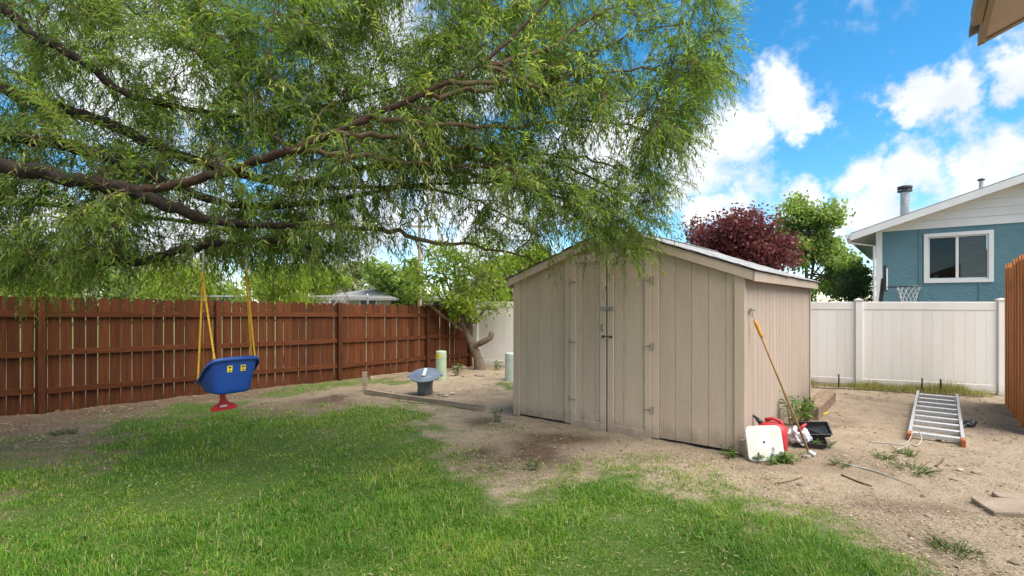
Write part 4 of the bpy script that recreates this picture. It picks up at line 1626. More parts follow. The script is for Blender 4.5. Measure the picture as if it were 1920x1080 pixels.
# ------------------------------------------------------------------ toddler swing
def swing():
    c = pix(434, 708, 4.6)
    root = empty('toddler_swing', Vector((c.x, c.y, c.z)), R(52), 'blue plastic toddler swing with red T-bar hanging on yellow ropes', 'swing')
    # local: x to the right, y away from the camera (front of the seat is away), z up; the back of the seat faces the camera
    B = M['blue']
    # bucket seat: a wall that runs round from the left arm over the back to the right arm, its rim sweeping down at the arms
    half = [(0, -.120, .196), (.10, -.120, .195), (.185, -.112, .19), (.225, -.075, .165), (.236, .0, .115), (.236, .09, .045), (.232, .18, -.01), (.222, .27, -.03)]
    bot = [(0, -.072), (.085, -.072), (.135, -.066), (.158, -.045), (.165, .0), (.166, .07), (.164, .15), (.160, .24)]
    top = [(-x, y, z) for x, y, z in half[:0:-1]] + half
    bt = [(-x, y) for x, y in bot[:0:-1]] + bot
    V, F = [], []
    n = len(top)
    for i, ((x, y, z), (bx_, by_)) in enumerate(zip(top, bt)):
        o = Vector((x, y - .03, 0)).normalized()
        low = -.130
        V.append((x + o.x * .030, y + o.y * .030, z - .032))
        V.append((x + o.x * .026, y + o.y * .026, z - .002))
        V.append((x, y, z))
        for t in (.12, .5, .85, 1.0):
            V.append((x + (bx_ - x) * t, y + (by_ - y) * t, z + (low - z) * (t if t < .85 else (.93 if t < 1 else 1))))
        V.append((bx_ * .5, by_ * .75 + .03, low - .004))
        V.append((0, by_ * .75 + .03, low - .006))
    m_ = 9
    for i in range(n - 1):
        for k in range(m_ - 1):
            F.append((i * m_ + k, i * m_ + k + 1, (i + 1) * m_ + k + 1, (i + 1) * m_ + k))
    me = bpy.data.meshes.new('seat')
    me.from_pydata(V, [], F)
    bm = bmesh.new()
    bm.from_mesh(me)
    bmesh.ops.remove_doubles(bm, verts=bm.verts[:], dist=.0005)
    bmesh.ops.recalc_face_normals(bm, faces=bm.faces[:])
    bm.to_mesh(me)
    bm.free()
    me.materials.append(B)
    me.polygons.foreach_set('use_smooth', [True] * len(me.polygons))
    seat = link('seat', me, root)
    so = seat.modifiers.new('thick', 'SOLIDIFY')
    so.thickness = .010
    so.offset = 0
    sb = seat.modifiers.new('sub', 'SUBSURF')
    sb.levels = 2
    sb.render_levels = 2

    def back_y(z):
        return -.120 + .048 * (.196 - z) / .326 - .0085
    for x in (-.060, .070):
        lb = MB()
        for name_, w, z0, z1, d0, mm in (('warning_label', .024, .062, .118, .0, 'yellow'), ('label_print', .013, .096, .110, .0015, 'print'), ('label_print', .013, .070, .078, .0015, 'print')):
            q = MB()
            q.add([(x - w, back_y(z0) - d0 - .002, z0), (x + w, back_y(z0) - d0 - .002, z0), (x + w, back_y(z1) - d0 - .002, z1), (x - w, back_y(z1) - d0 - .002, z1),
                   (x - w, back_y(z0) + .004, z0), (x + w, back_y(z0) + .004, z0), (x + w, back_y(z1) + .004, z1), (x - w, back_y(z1) + .004, z1)],
                  [(0, 1, 2, 3), (7, 6, 5, 4), (0, 4, 5, 1), (1, 5, 6, 2), (2, 6, 7, 3), (3, 7, 4, 0)])
            q.build(name_, M[mm], seat)
    # red T-bar hanging in front below the seat
    tb = MB()
    tb.prism([(-.022, .02), (.022, .02), (.022, -.07), (.04, -.10), (.085, -.118), (.098, -.13), (.098, -.152), (.085, -.162), (-.085, -.162), (-.098, -.152), (-.098, -.13), (-.085, -.118), (-.04, -.10), (-.022, -.07)], -.018, .018)
    t = tb.build('t_bar', M['red'], root, (-.01, .17, -.135), bevel=.005, seg=2)
    t.rotation_euler = (0, R(-6), R(-25))
    t.scale = (1.08, 1, 1.1)
    tl = MB()
    tl.prism([(.018 * math.cos(a) * 1.5, .009 * math.sin(a)) for a in np.linspace(0, 6.28, 16)[:-1]], -.0225, -.0185)
    tl.build('badge', M['white'], t, (.0, 0, -.125))
    pr = MB()
    for k in range(6):
        pr.box(-.017 + k * .006, -.0135 + k * .006, -.0245, -.0230, -.004, .004)
    pr.build('badge_print', M['red'], t, (0, 0, -.125))
    seat.scale = (.88, .80, 1)
    # ropes: two on each side join at a ring, then a pale rope to the limb
    inv = (Matrix.Translation(root.location) @ Matrix.Rotation(R(52), 4, 'Z')).inverted()
    Lr, Rr = inv @ pix(380, 522, 4.6), inv @ pix(462, 515, 4.55)
    Lt, Rt = inv @ pix(381, 459, 4.63), inv @ pix(463, 450, 4.60)
    for top, ring, fr, bk in ((Lt, Lr, Vector((-.197, .205, -.025)), Vector((-.175, -.085, .185))), (Rt, Rr, Vector((.195, .03, .08)), Vector((.165, -.090, .188)))):
        MB().tube([fr, (fr + ring) / 2 + Vector((0, 0, -.004)), ring], .0085, 7).build('rope', M['yellow_rope'], root)
        MB().tube([bk, (bk + ring) / 2 + Vector((0, 0, -.004)), ring], .0085, 7).build('rope', M['yellow_rope'], root)
        MB().tube([ring - Vector((0, 0, .10)), ring, ring + Vector((0, 0, .05))], [.012, .014, .013], 8).build('rope_splice', M['yellow_rope'], root)
        MB().tube([ring + Vector((0, 0, .04)), ring + Vector((.006, 0, .15)), top, top + Vector((0, .03, .05))], .0085, 7).build('hanging_rope', M['pale_rope'], root)


swing()


# ------------------------------------------------------------------ bin, pedestals, timbers in the middle distance
def on_ground(x, y):
    p = gp(x, y)
    p.z = gh(p.x, p.y)
    return p


def bin_():
    p = on_ground(797, 739)
    root = empty('rubbish_bin', p, 0, 'short grey plastic bin with a wide blue grey lid on top', 'bin')
    MB().lathe([(.115, -.03), (.125, 0), (.15, .27), (.16, .275), (.16, .29), (.12, .292)], 28).build('bin_body', M['bin'], root, smooth=False)
    for k in range(8):
        a = k * math.pi / 4 + .2
        MB().box(-.012, .012, -.004, .008, .02, .25, Matrix.Rotation(a, 4, 'Z') @ Matrix.Translation((0, -.142, 0)) @ Matrix.Rotation(R(-5), 4, 'X')).build('rib', M['bin'], root)
    lid = MB().lathe([(.10, .0), (.265, .006), (.282, .018), (.285, .034), (.272, .040), (.255, .034), (.235, .052), (.215, .048), (.20, .062), (.10, .078), (.02, .080)], 40).build('lid', M['lid'], root, (0, 0, .33), smooth=True)
    lid.rotation_euler = (R(19), R(-2), 0)
    MB().box(-.03, .03, -.15, .14, .078, .100).build('lid_handle', M['bag'], lid, bevel=.008)
    for s in (-1, 1):
        MB().box(s * .305 - .025, s * .305 + .025, -.04, .04, .005, .025).build('lid_tab', M['lid'], lid, bevel=.004)


bin_()


def pedestal(px, py, z, r, h, m, label, sticker):
    root = empty('utility_pedestal', Vector(((px - 960) / 960 * z, z, 0)), 0, label, 'utility pedestal', 'pale green utility pedestals near the back fence')
    MB().lathe([(r, -.03), (r, h - .05), (r * .985, h - .02), (r * .9, h - .004), (r * .7, h)], 24).build('body', m, root, smooth=False)
    MB().lathe([(r + .006, h * .78 - .004), (r + .008, h * .78), (r + .006, h * .78 + .004)], 24).build('seam', m, root)
    if sticker:
        st = MB()
        V, F = [], []
        for i in range(6):
            a = R(-150 + i * 12)
            for zz in (h * .74, h * .90):
                V.append(((r + .003) * math.cos(a), (r + .003) * math.sin(a), zz))
        for i in range(5):
            F.append((2 * i, 2 * i + 2, 2 * i + 3, 2 * i + 1))
        st.add(V, F)
        so = st.build('sticker', M['yellow'], root)
        pt = MB()
        for q, zz in enumerate((h * .86, h * .82, h * .78)):
            for i in range(4):
                a0, a1 = R(-145 + i * 12), R(-145 + i * 12 + 8)
                rr = r + .0045
                pt.add([(rr * math.cos(a0), rr * math.sin(a0), zz - .006), (rr * math.cos(a1), rr * math.sin(a1), zz - .006), (rr * math.cos(a1), rr * math.sin(a1), zz + .006), (rr * math.cos(a0), rr * math.sin(a0), zz + .006)], [(0, 1, 2, 3)])
        pt.build('sticker_print', M['orange'], so)


pedestal(827, 712, 11.2, .118, .63, M['pedestal'], 'pale green utility pedestal with a yellow sticker behind the bin', True)
pedestal(957, 711, 11.1, .118, .60, M['pedestal_grey'], 'pale grey green utility pedestal half hidden by the shed', False)


def board(name, label, a, b, w, h, m, cat='timber', lift=0.0, tilt=0.0, group=None):
    a, b = Vector(a), Vector(b)
    d = b - a
    L = d.length
    root = MB()
    n = 6
    rng = random.Random(int(L * 1000))
    V, F = [], []
    for i in range(n + 1):
        x = L * i / n
        yo = .012 * math.sin(i * 1.1 + L)
        for yy, zz in ((-w / 2, 0), (w / 2, 0), (w / 2, h), (-w / 2, h)):
            V.append((x, yy + yo + rng.uniform(-.003, .003), zz + rng.uniform(-.003, .003)))
    for i in range(n):
        for j in range(4):
            j2 = (j + 1) % 4
            F.append((i * 4 + j, (i + 1) * 4 + j, (i + 1) * 4 + j2, i * 4 + j2))
    F += [(3, 2, 1, 0), tuple(n * 4 + j for j in range(4))]
    root.add(V, F)
    o = root.build(name, m, None, a + Vector((0, 0, lift)))
    o.rotation_euler = (tilt, -math.asin(max(-1, min(1, d.z / L))), math.atan2(d.y, d.x))
    return tag(o, label, cat, group)


board('edging_board', 'long weathered edging board lying in front of the bin', on_ground(684, 738), on_ground(907, 770), .05, .085, M['old_wood'])
board('edging_board', 'short weathered edging board near the stained fence behind the bin', on_ground(694, 711), on_ground(765, 702), .05, .07, M['old_wood'])
st = MB().box(-.045, .045, -.03, .03, -.05, .37).build('wooden_stake', M['old_wood'], None, on_ground(684, 735) + Vector((-.01, .05, 0)), bevel=.005)
st.rotation_euler = (0, R(-1.5), R(10))
tag(st, 'short upright wooden stake at the corner of the edging boards', 'stake')
board('flat_board', 'flat grey board on the dirt below the leaning tree', on_ground(868, 706), on_ground(915, 696), .09, .02, M['old_wood'])

# railroad tie beside the shed
ta = on_ground(1519, 786)
tie = MB().box(-.11, .11, 0, 1.9, -.04, .20).build('old_timber', M['tie_wood'], None, ta, bevel=.012)
tie.rotation_euler = (R(-1), R(3), RZ)
tag(tie, 'thick weathered timber lying along the side of the shed', 'timber')


# ------------------------------------------------------------------ things by the shed corner
def shed_pt(u, v, z):
    return SHED0 + UX * u + UY * v + Vector((0, 0, z))


def clutter():
    # white plastic board leaning on the fuel can
    p = on_ground(1438, 864)
    w = .37
    pts = []
    r = .055
    for cx, cz, a0 in ((w / 2 - r, r, -90), (w / 2 - r, w - r, 0), (-w / 2 + r, w - r, 90), (-w / 2 + r, r, 180)):
        for k in range(5):
            a = R(a0 + k * 22.5)
            pts.append((cx + r * math.cos(a), cz + r * math.sin(a)))
    root = empty('white_seat_board', p, R(-8), 'white rounded square plastic board leaning at the shed corner', 'board')
    root.rotation_euler = (R(-13), R(-3), R(-6))
    MB().prism(pts, -.010, .012).build('board', M['board'], root, bevel=.003)
    MB().lathe([(.011, 0), (.011, .004), (.004, .005)], 12, Matrix.Translation((-.005, -.0105, .20)) @ Matrix.Rotation(R(90), 4, 'X')).build('bolt_hole', M['print'], root)
    smd = MB()
    rg = random.Random(3)
    for k in range(9):
        x, z = .05 + rg.uniform(-.015, .015) + k * .004, .05 + k * .011
        smd.box(x, x + rg.uniform(.008, .022), -.0118, -.0103, z, z + rg.uniform(.004, .009))
    smd.build('scuff_mark', M['print'], root)
    # wooden block behind its left edge
    o = MB().box(-.045, .02, -.02, .02, 0, .20).build('wood_block', M['old_wood'], None, on_ground(1404, 858) + Vector((0, .04, 0)), bevel=.004)
    o.rotation_euler = (R(-10), R(-6), R(30))
    tag(o, 'small wooden block behind the white board at the shed corner', 'block')
    # fuel can
    p = on_ground(1447, 846)
    root = empty('fuel_can', p + Vector((.02, .06, 0)), R(-38), 'faded red plastic fuel can with a black spout behind the white board', 'fuel can')
    prof = []
    sec = [(0, .155, .10), (.02, .17, .115), (.12, .172, .116), (.20, .168, .112), (.26, .145, .095), (.30, .105, .07), (.315, .05, .045)]
    V, F = [], []
    n = 20
    for (z, a, b) in sec:
        for k in range(n):
            t = 2 * math.pi * k / n
            c, s = math.cos(t), math.sin(t)
            e = .55
            V.append((a * abs(c) ** e * (1 if c > 0 else -1) + (.02 if z > .25 else 0), b * abs(s) ** e * (1 if s > 0 else -1), z))
    for i in range(len(sec) - 1):
        for k in range(n):
            k2 = (k + 1) % n
            F.append((i * n + k, i * n + k2, (i + 1) * n + k2, (i + 1) * n + k))
    F.append(tuple(range(n - 1, -1, -1)))
    F.append(tuple((len(sec) - 1) * n + k for k in range(n)))
    MB().add(V, F).build('can_body', M['gas_red'], root, smooth=True)
    MB().tube([(.14, 0, .24), (.10, 0, .335), (.02, 0, .355), (-.06, 0, .33)], [.022, .02, .02, .022], 10).build('handle', M['gas_red'], root, smooth=True)
    sp = MB().tube([(-.09, 0, .27), (-.12, -.01, .31), (-.15, -.01, .335)], [.03, .028, .02], 12).build('spout_collar', M['black'], root, smooth=True)
    MB().tube([(-.14, -.01, .33), (-.20, -.012, .375), (-.255, -.015, .425)], [.016, .014, .011], 10).build('spout', M['black'], root, smooth=True)
    # roller trays
    for i, (px, py, rz, tlt, dz, lab) in enumerate(((1520, 838, -25, 4, 0.0, 'black paint roller tray at the bottom of the little stack by the pole'),
                                                    (1528, 832, -22, 20, .10, 'upper black paint roller tray tilted on the lower tray'))):
        p = on_ground(px, py)
        root = empty('roller_tray', p + Vector((0, .05, dz)), R(rz), lab, 'paint tray', 'black paint trays by the shed')
        root.rotation_euler = (R(tlt), R(-6 * i), R(rz))
        w, l = .14, .19
        V, F = [], []
        ring = [(-1, -1), (1, -1), (1, 1), (-1, 1)]
        for (k, z, sl) in ((1.0, .075, 0), (.93, .078, 0), (.86, .0, 1), (.0, .0, 1)):
            for sx, sy in ring:
                V.append((sx * l * k, sy * w * k, z + (.035 * (sx + 1) / 2 if sl else 0)))
        for a in range(3):
            for k in range(4):
                k2 = (k + 1) % 4
                F.append((a * 4 + k, a * 4 + k2, (a + 1) * 4 + k2, (a + 1) * 4 + k))
        o = MB().add(V, F).build('tray', M['black'], root)
        sd = o.modifiers.new('thick', 'SOLIDIFY')
        sd.thickness = .006
        rb = MB()
        for k in range(7):
            x = -.02 + k * .025
            rb.box(x, x + .006, -.10, .10, .019 + .0033 * k, .027 + .0033 * k)
        rb.build('ribs', M['black'], root)
    # crumpled bag
    p = on_ground(1497, 838)
    bm = bmesh.new()
    bmesh.ops.create_icosphere(bm, subdivisions=3, radius=.10)
    rg = random.Random(8)
    for v in bm.verts:
        f = 1 + .35 * math.sin(v.co.x * 60 + v.co.z * 35) * math.sin(v.co.y * 55 + 1) + rg.uniform(-.10, .10)
        v.co = Vector((v.co.x * 1.15 * f, v.co.y * f, v.co.z * 1.05 * f))
    me = bpy.data.meshes.new('plastic_bag')
    bm.to_mesh(me)
    bm.free()
    me.materials.append(M['bag'])
    o = link('plastic_bag', me, None, p + Vector((.02, .03, .12)))
    tag(o, 'crumpled whitish plastic bag between the fuel can and the paint trays', 'bag')
    o = MB().tube([(0, 0, 0), (.05, .01, .045), (.10, .01, .08)], [.014, .018, .014], 8).build('scraper_handle', M['red'], None, p + Vector((-.02, -.03, .20)), smooth=True)
    tag(o, 'red tool handle lying on the plastic bag', 'tool handle')
    # paint roller on a long pole
    b = on_ground(1519, 852)
    t = shed_pt(SW + .03, .22, 1.56)
    root = empty('paint_roller_pole', b, 0, 'long wooden paint roller pole leaning against the shed side', 'paint roller')
    d = (t - b)
    u = d.normalized()
    L = d.length
    MB().tube([u * .0, u * .5 * L, u * .845 * L], [.0135, .0125, .012], 10).build('pole', M['pole_wood'], root, smooth=True)
    MB().tube([u * .83 * L, u * .86 * L, u * .93 * L, u * .955 * L], [.016, .019, .021, .014], 10).build('grip', M['handle_yellow'], root, smooth=True)
    x = UY
    e = u * .95 * L
    q = d + Vector((0, 0, .0))
    MB().tube([e, e + u * .05, e + u * .06 - UX * .0 + UY * -.05 + Vector((0, 0, .02)), e + UY * -.075 + Vector((0, 0, .10)), q + UY * -.06 + Vector((0, 0, .05)), q + UY * .10 + Vector((0, 0, .05))], .0045, 6).build('frame_wire', M['steel'], root)
    MB().tube([q + UY * -.055 + Vector((0, 0, .05)), q + UY * .085 + Vector((0, 0, .05))], [.017, .017], 12).build('roller', M['steel'], root)
    MB().tube([-u * .03 + Vector((.02, -.03, .035)), u * .02 + Vector((-.005, 0, .02)), u * .06], [.034, .03, .015], 12).build('foot_cup', M['galv'], root)


clutter()


# ------------------------------------------------------------------ ladder
def ladder():
    a = on_ground(1705, 824)
    f = Vector((7.0, 8.82, .12))
    d = f - a
    L = 3.12
    ang = math.atan2(d.y, d.x)
    root = empty('ladder', a, ang, 'aluminium extension ladder section lying on the bare dirt by the white fence', 'ladder')
    root.rotation_euler = (0, -.035, ang)
    root.location.z += .01
    W = .50
    for y in (0, -W):
        pr = MB()
        pr.box(0, L, y - .0175, y + .0175, .0, .078)
        o = pr.build('side_rail', M['alu'], root, bevel=.004)
        MB().box(-.05, .075, y - .023, y + .023, -.006, .086).build('end_cap', M['orange'], root, bevel=.006)
    n = 9
    rm = MB().box(-.030, .030, -W + .018, -.018, .012, .066).mesh('rung', M['alu'], bevel=.006)
    for k in range(n):
        link('rung', rm, root, (.14 + k * .345, 0, 0))
    for y in (-.035, -W + .035):
        MB().box(2.25, 2.62, y - .006, y + .006, .03, .085).build('rung_lock', M['steel'], root)
    p = Vector((a.x - .05, a.y, .03))
    cord = [on_ground(1630, 830), on_ground(1660, 832), on_ground(1690, 836), on_ground(1704, 829), on_ground(1712, 824) + Vector((0, 0, .10)), on_ground(1723, 826) + Vector((0, 0, .11)), on_ground(1728, 832) + Vector((0, 0, .04)), on_ground(1718, 838), on_ground(1708, 834), on_ground(1690, 842), on_ground(1672, 848)]
    pp, rr = smooth_path([q + Vector((0, 0, .012)) for q in cord], [.006] * len(cord), 4)
    o = MB().tube(pp, rr, 6).build('cord', M['pale_rope'], None, smooth=True)
    tag(o, 'thin tan cord looped over the near end of the ladder', 'cord')


ladder()

# black scrap of rubber beside the ladder
p = on_ground(1818, 800)
bm = bmesh.new()
bmesh.ops.create_icosphere(bm, subdivisions=3, radius=.07)
for v in bm.verts:
    f = 1 + .45 * math.sin(v.co.x * 70) * math.sin(v.co.y * 60 + 1) * math.cos(v.co.z * 50)
    v.co = Vector((v.co.x * 1.5 * f, v.co.y * .8 * f, v.co.z * .65 * f))
me = bpy.data.meshes.new('rubber_scrap')
bm.to_mesh(me)
bm.free()
me.materials.append(M['black'])
o = link('rubber_scrap', me, None, p + Vector((0, 0, .04)))
o.rotation_euler = (0, R(-12), .4)
tag(o, 'crumpled black scrap on the dirt right of the ladder', 'scrap')


# yellow scrap on the dirt beside the thick timber
q0 = MB()
for k in range(5):
    q0.box(k * .05, k * .05 + .052, -.014 - .004 * (k % 2), .014, .0 + .006 * (k % 2), .008 + .006 * (k % 2))
o = q0.build('yellow_strap', M['yellow'], None, on_ground(1540, 779) + Vector((0, 0, .006)))
o.rotation_euler = (0, 0, R(38))
tag(o, 'short crumpled yellow strap on the dirt right of the thick timber', 'strap')


# paver slabs at the right edge
def paver(px, py, w, d, h, rz, tilt, label):
    p = on_ground(px, py)
    mb = MB()
    n = 8
    rg = random.Random(px)
    pts = []
    for (sx, sy) in ((-1, -1), (0, -1), (1, -1), (1, 0), (1, 1), (0, 1), (-1, 1), (-1, 0)):
        pts.append((sx * w / 2 * rg.uniform(.94, 1.04), sy * d / 2 * rg.uniform(.92, 1.06)))
    mb.prism(pts, -.03, h, axis='z')
    o = mb.build('paver', M['concrete'], None, p, bevel=.012, seg=2)
    o.rotation_euler = (R(tilt[0]), R(tilt[1]), R(rz))
    return tag(o, label, 'paver')


paver(1905, 958, .50, .30, .055, -14, (2, -3), 'tan concrete paver in the dirt at the right edge of the picture')
paver(1900, 938, .26, .14, .035, -25, (0, 2), 'small broken concrete piece just behind the tan paver')

# irrigation stakes along the white fence
for px, lab in ((1572, 'dark stake left of the ladder by the white fence, leftmost of three'), (1728, 'dark stake just behind the far left end of the ladder'), (1763, 'dark stake behind the middle of the ladder at the fence')):
    r = (px - 960) / 960
    dd = (WB - WA).normalized()
    s = (r * (WA.y - .32) - WA.x) / (dd.x - r * dd.y)
    q = WA + dd * s - Vector((0, .32, 0))
    o = MB().tube([(0, 0, -.05), (.01, 0, .14), (.008, 0, .26)], [.014, .014, .012], 8).build('irrigation_stake', M['black'], None, q)
    tag(o, lab, 'stake', 'dark stakes along the white fence')
pp = []
dd = (WB - WA).normalized()
for s in np.linspace(6.2, 10.3, 22):
    q = WA + dd * s + Vector((-.42 * -dd.y * 0, -.50, 0))
    pp.append(Vector((q.x, q.y + .05 * math.sin(s * 3), gh(q.x, q.y) + .015)))
tag(MB().tube(pp, .009, 6).build('drip_hose', M['black'], None, smooth=True), 'thin black drip hose running along the foot of the white fence', 'hose')


# ------------------------------------------------------------------ grass, weeds and litter
def scatter_pix(n, x0, x1, y0, y1, yp=1.0):
    """points of the yard spread by how much of the picture they take"""
    x = RNG.uniform(x0, x1, n)
    y = y0 + (y1 - y0) * RNG.random(n) ** yp
    z = CAMH * 960 / (y - 566)
    return (x - 960) / 960 * z, z


def in_shed(X, Y, pad=.03):
    dx, dy = X - SHED0.x, Y - SHED0.y
    u = dx * UX.x + dy * UX.y
    v = dx * UY.x + dy * UY.y
    return (u > -pad) & (u < SW + pad) & (v > -pad) & (v < SL + pad)


def in_yard(X, Y):
    """inside the stained fence and the white fence"""
    d1 = (X - FA.x) * (FB.y - FA.y) - (Y - FA.y) * (FB.x - FA.x)
    d2 = (X - WA.x) * (WB.y - WA.y) - (Y - WA.y) * (WB.x - WA.x)
    return (d1 / (FB - FA).length > .03) & (d2 / (WB - WA).length > .03)


def lawn():
    X1, Y1 = scatter_pix(330000, -150, 2000, 690, 1150)
    # the strip in front of the camera and out to the left
    X2, Y2 = RNG.uniform(-6.5, 4, 40000), RNG.uniform(1.2, 4.0, 40000)
    X, Y = np.concatenate([X1, X2]), np.concatenate([Y1, Y2])
    g = lawn_mask(X, Y)
    clump = fbm(X * 5 + 3, Y * 5, 3)
    ok = (RNG.random(len(X)) < np.clip(g * (0.30 + 1.4 * sstep(.34, .62, clump)), 0, 1)) & ~in_shed(X, Y) & in_yard(X, Y)
    X, Y, g, clump = X[ok], Y[ok], g[ok], clump[ok]
    n = len(X)
    Z = ground_h(X, Y)
    P = np.stack([X, Y, Z - .004], -1)
    tuft = fbm(X * 1.1 + 21, Y * 1.1 + 13, 3)
    H = RNG.uniform(.022, .060, n) * (0.5 + .5 * g) * (0.62 + 1.1 * sstep(.42, .68, tuft))
    W = RNG.uniform(.0036, .0070, n) * np.clip(Y / 4.2, .8, 2.4)
    A = RNG.uniform(0, 6.283, n)
    tilt = np.abs(RNG.normal(.75, .40, n))
    curl = RNG.uniform(.3, 1.3, n)
    yel = blobs(X, Y, [(750, 880, 60, 30, .35), (620, 800, 220, 34, .34), (860, 830, 40, 30, .2)])  # yellow-green patches, also lightening the mid lawn against the crown's shade
    var = np.clip(RNG.normal(.36, .19, n) + (fbm(X * .7 + 50, Y * .7, 3) - .5) * .8 + (fbm(X * 6, Y * 6 + 9, 2) - .5) * .5 + yel + .22 * (1 - g), 0, .80)
    dry = RNG.random(n) < (.085 + .24 * (1 - g))
    var = np.where(dry, RNG.uniform(.84, 1.0, n), var)
    print('grass blades', n)
    o = link('lawn_grass', blades_mesh('lawn_grass', P, H, W, A, tilt, curl, var, M['grass']))
    tag(o, 'patchy green lawn grass thinning out towards the dirt', 'grass', kind='stuff')


lawn()


def litter():
    X1, Y1 = scatter_pix(62000, -100, 2000, 690, 1120)
    g = lawn_mask(X1, Y1)
    n1 = fbm(X1 * 1.6 + 5, Y1 * 1.6 + 60, 4)
    ok = (RNG.random(len(X1)) < np.where(g > .5, .035, .6) * (0.25 + 1.6 * sstep(.42, .68, n1))) & ~in_shed(X1, Y1) & in_yard(X1, Y1)
    X, Y, g = X1[ok], Y1[ok], g[ok]
    n = len(X)
    Z = ground_h(X, Y) + RNG.uniform(.004, .012, n) + .02 * (g > .4)
    D = np.stack([RNG.normal(size=n), RNG.normal(size=n), RNG.normal(0, .18, n)], -1)
    NN = np.stack([RNG.normal(0, .4, n), RNG.normal(0, .4, n), np.ones(n)], -1)
    LN = RNG.uniform(.02, .065, n) * np.clip(Y / 5, .8, 1.5)
    me = leaves_mesh('straw_litter', np.stack([X, Y, Z], -1), D, NN, LN, RNG.uniform(.003, .009, n) * np.clip(Y / 4.5, .8, 1.8), np.clip(RNG.normal(.5, .3, n), 0, 1), M['litter'], .1)
    tag(link('straw_litter', me), 'fallen dry leaves and straw scattered over the ground', 'litter', kind='stuff')
    # clods and pebbles
    X, Y = scatter_pix(26000, 500, 2000, 680, 1100)
    g = lawn_mask(X, Y)
    n1 = fbm(X * 1.2 + 15, Y * 1.2 + 6, 4)
    ok = (g < .35) & (RNG.random(len(X)) < (0.02 + .30 * sstep(.5, .72, n1))) & ~in_shed(X, Y) & in_yard(X, Y)
    X, Y = X[ok], Y[ok]
    n = len(X)
    S = RNG.gamma(2.0, .0042, n) + .003
    S = np.minimum(S, .035)
    C = np.stack([X, Y, ground_h(X, Y) + S * .2], -1)
    o8 = np.array([[1, 0, 0], [.3, .95, 0], [-.9, .4, 0], [-.5, -.8, 0], [.6, -.75, 0], [.1, .05, .75]], float)
    V = C[:, None, :] + o8[None] * S[:, None, None] * RNG.uniform(.65, 1.3, (n, 6, 1))
    tri = np.array([[0, 1, 5], [1, 2, 5], [2, 3, 5], [3, 4, 5], [4, 0, 5]])
    T = (np.arange(n)[:, None, None] * 6 + tri[None]).reshape(-1, 3)
    var = np.repeat(np.clip(RNG.normal(.35, .25, n), 0, 1), 6)
    m = leaf_mat('soil_clod', [(0, (0.11, 0.078, 0.052)), (.6, (0.25, 0.195, 0.135)), (1, (0.38, 0.33, 0.26))], 0, .95)
    tag(link('soil_clods', fast_mesh('soil_clods', V.reshape(-1, 3), T, m, var)), 'small clods and pebbles strewn over the bare dirt', 'soil', kind='stuff')


litter()


def fence_weeds():
    n = 9000
    dd = (WB - WA).normalized()
    nn = Vector((dd.y, -dd.x, 0))
    s = RNG.uniform(5.4, 10.7, n)
    off = np.abs(RNG.normal(.06, .20, n)) + .035
    X = WA.x + dd.x * s + nn.x * off
    Y = WA.y + dd.y * s + nn.y * off
    prof = fbm(s * 1.4 + 3, s * 0 + 4.5, 3)
    ok = ~in_shed(X, Y) & (RNG.random(n) < .25 + 1.4 * sstep(.35, .65, prof))
    X, Y, prof, off = X[ok], Y[ok], prof[ok], off[ok]
    n = len(X)
    H = RNG.uniform(.04, .26, n) * (.35 + .9 * sstep(.32, .68, prof)) * np.clip(1.25 - off, .3, 1)
    me = blades_mesh('fence_weeds', np.stack([X, Y, ground_h(X, Y)], -1), H, RNG.uniform(.004, .010, n), RNG.uniform(0, 6.283, n), np.abs(RNG.normal(.35, .28, n)), RNG.uniform(.1, 1.1, n), np.clip(RNG.normal(.55, .25, n), 0, 1), M['dry_grass'])
    tag(link('fence_weeds', me), 'dry yellowing grass and weeds along the foot of the white fence', 'weeds', kind='stuff')


fence_weeds()


def weed(name, label, x, y, spread, h, n, ll, m=None, wide=.35, upright=.8, group='weeds growing on the bare dirt', up=0):
    if h < .08:
        n, ll = int(n * 2.2), ll * .62
    p = on_ground(x, y)
    root = empty(name, p, 0, label, 'weed', group)
    ns = max(4, n // 12)
    stems = MB()
    C, D, NN, LN = [], [], [], []
    for i in range(ns):
        a = RNG.uniform(0, 6.283)
        r = spread * math.sqrt(RNG.random())
        b = Vector((r * math.cos(a) * .45, r * math.sin(a) * .45, -.01))
        hh = h * RNG.uniform(.5, 1.1)
        e = Vector((r * math.cos(a), r * math.sin(a), hh))
        mid = (b + e) / 2 + Vector((0, 0, hh * .2))
        stems.tube([b, mid, e], [.003, .0025, .0015], 4, cap=False)
        k = n // ns
        for j in range(k):
            t = RNG.uniform(.15, 1)
            q = b * (1 - t) ** 2 + mid * 2 * t * (1 - t) + e * t * t
            C.append(tuple(q))
            d = unit(1)[0] * np.array([1, 1, .5]) + np.array([0, 0, .25])
            D.append(d)
            NN.append(unit(1)[0] * .6 + np.array([0, 0, 1]))
            LN.append(ll * RNG.uniform(.6, 1.3))
    stems.build('stems', M['twig'], root)['kind'] = 'stuff'
    LN = np.array(LN)
    me = leaves_mesh('foliage', np.array(C), np.array(D), np.array(NN), LN, LN * wide, np.clip(RNG.normal(.5, .25, len(LN)), 0, 1), m or M['weed'], .2)
    link('foliage', me, root)['kind'] = 'stuff'


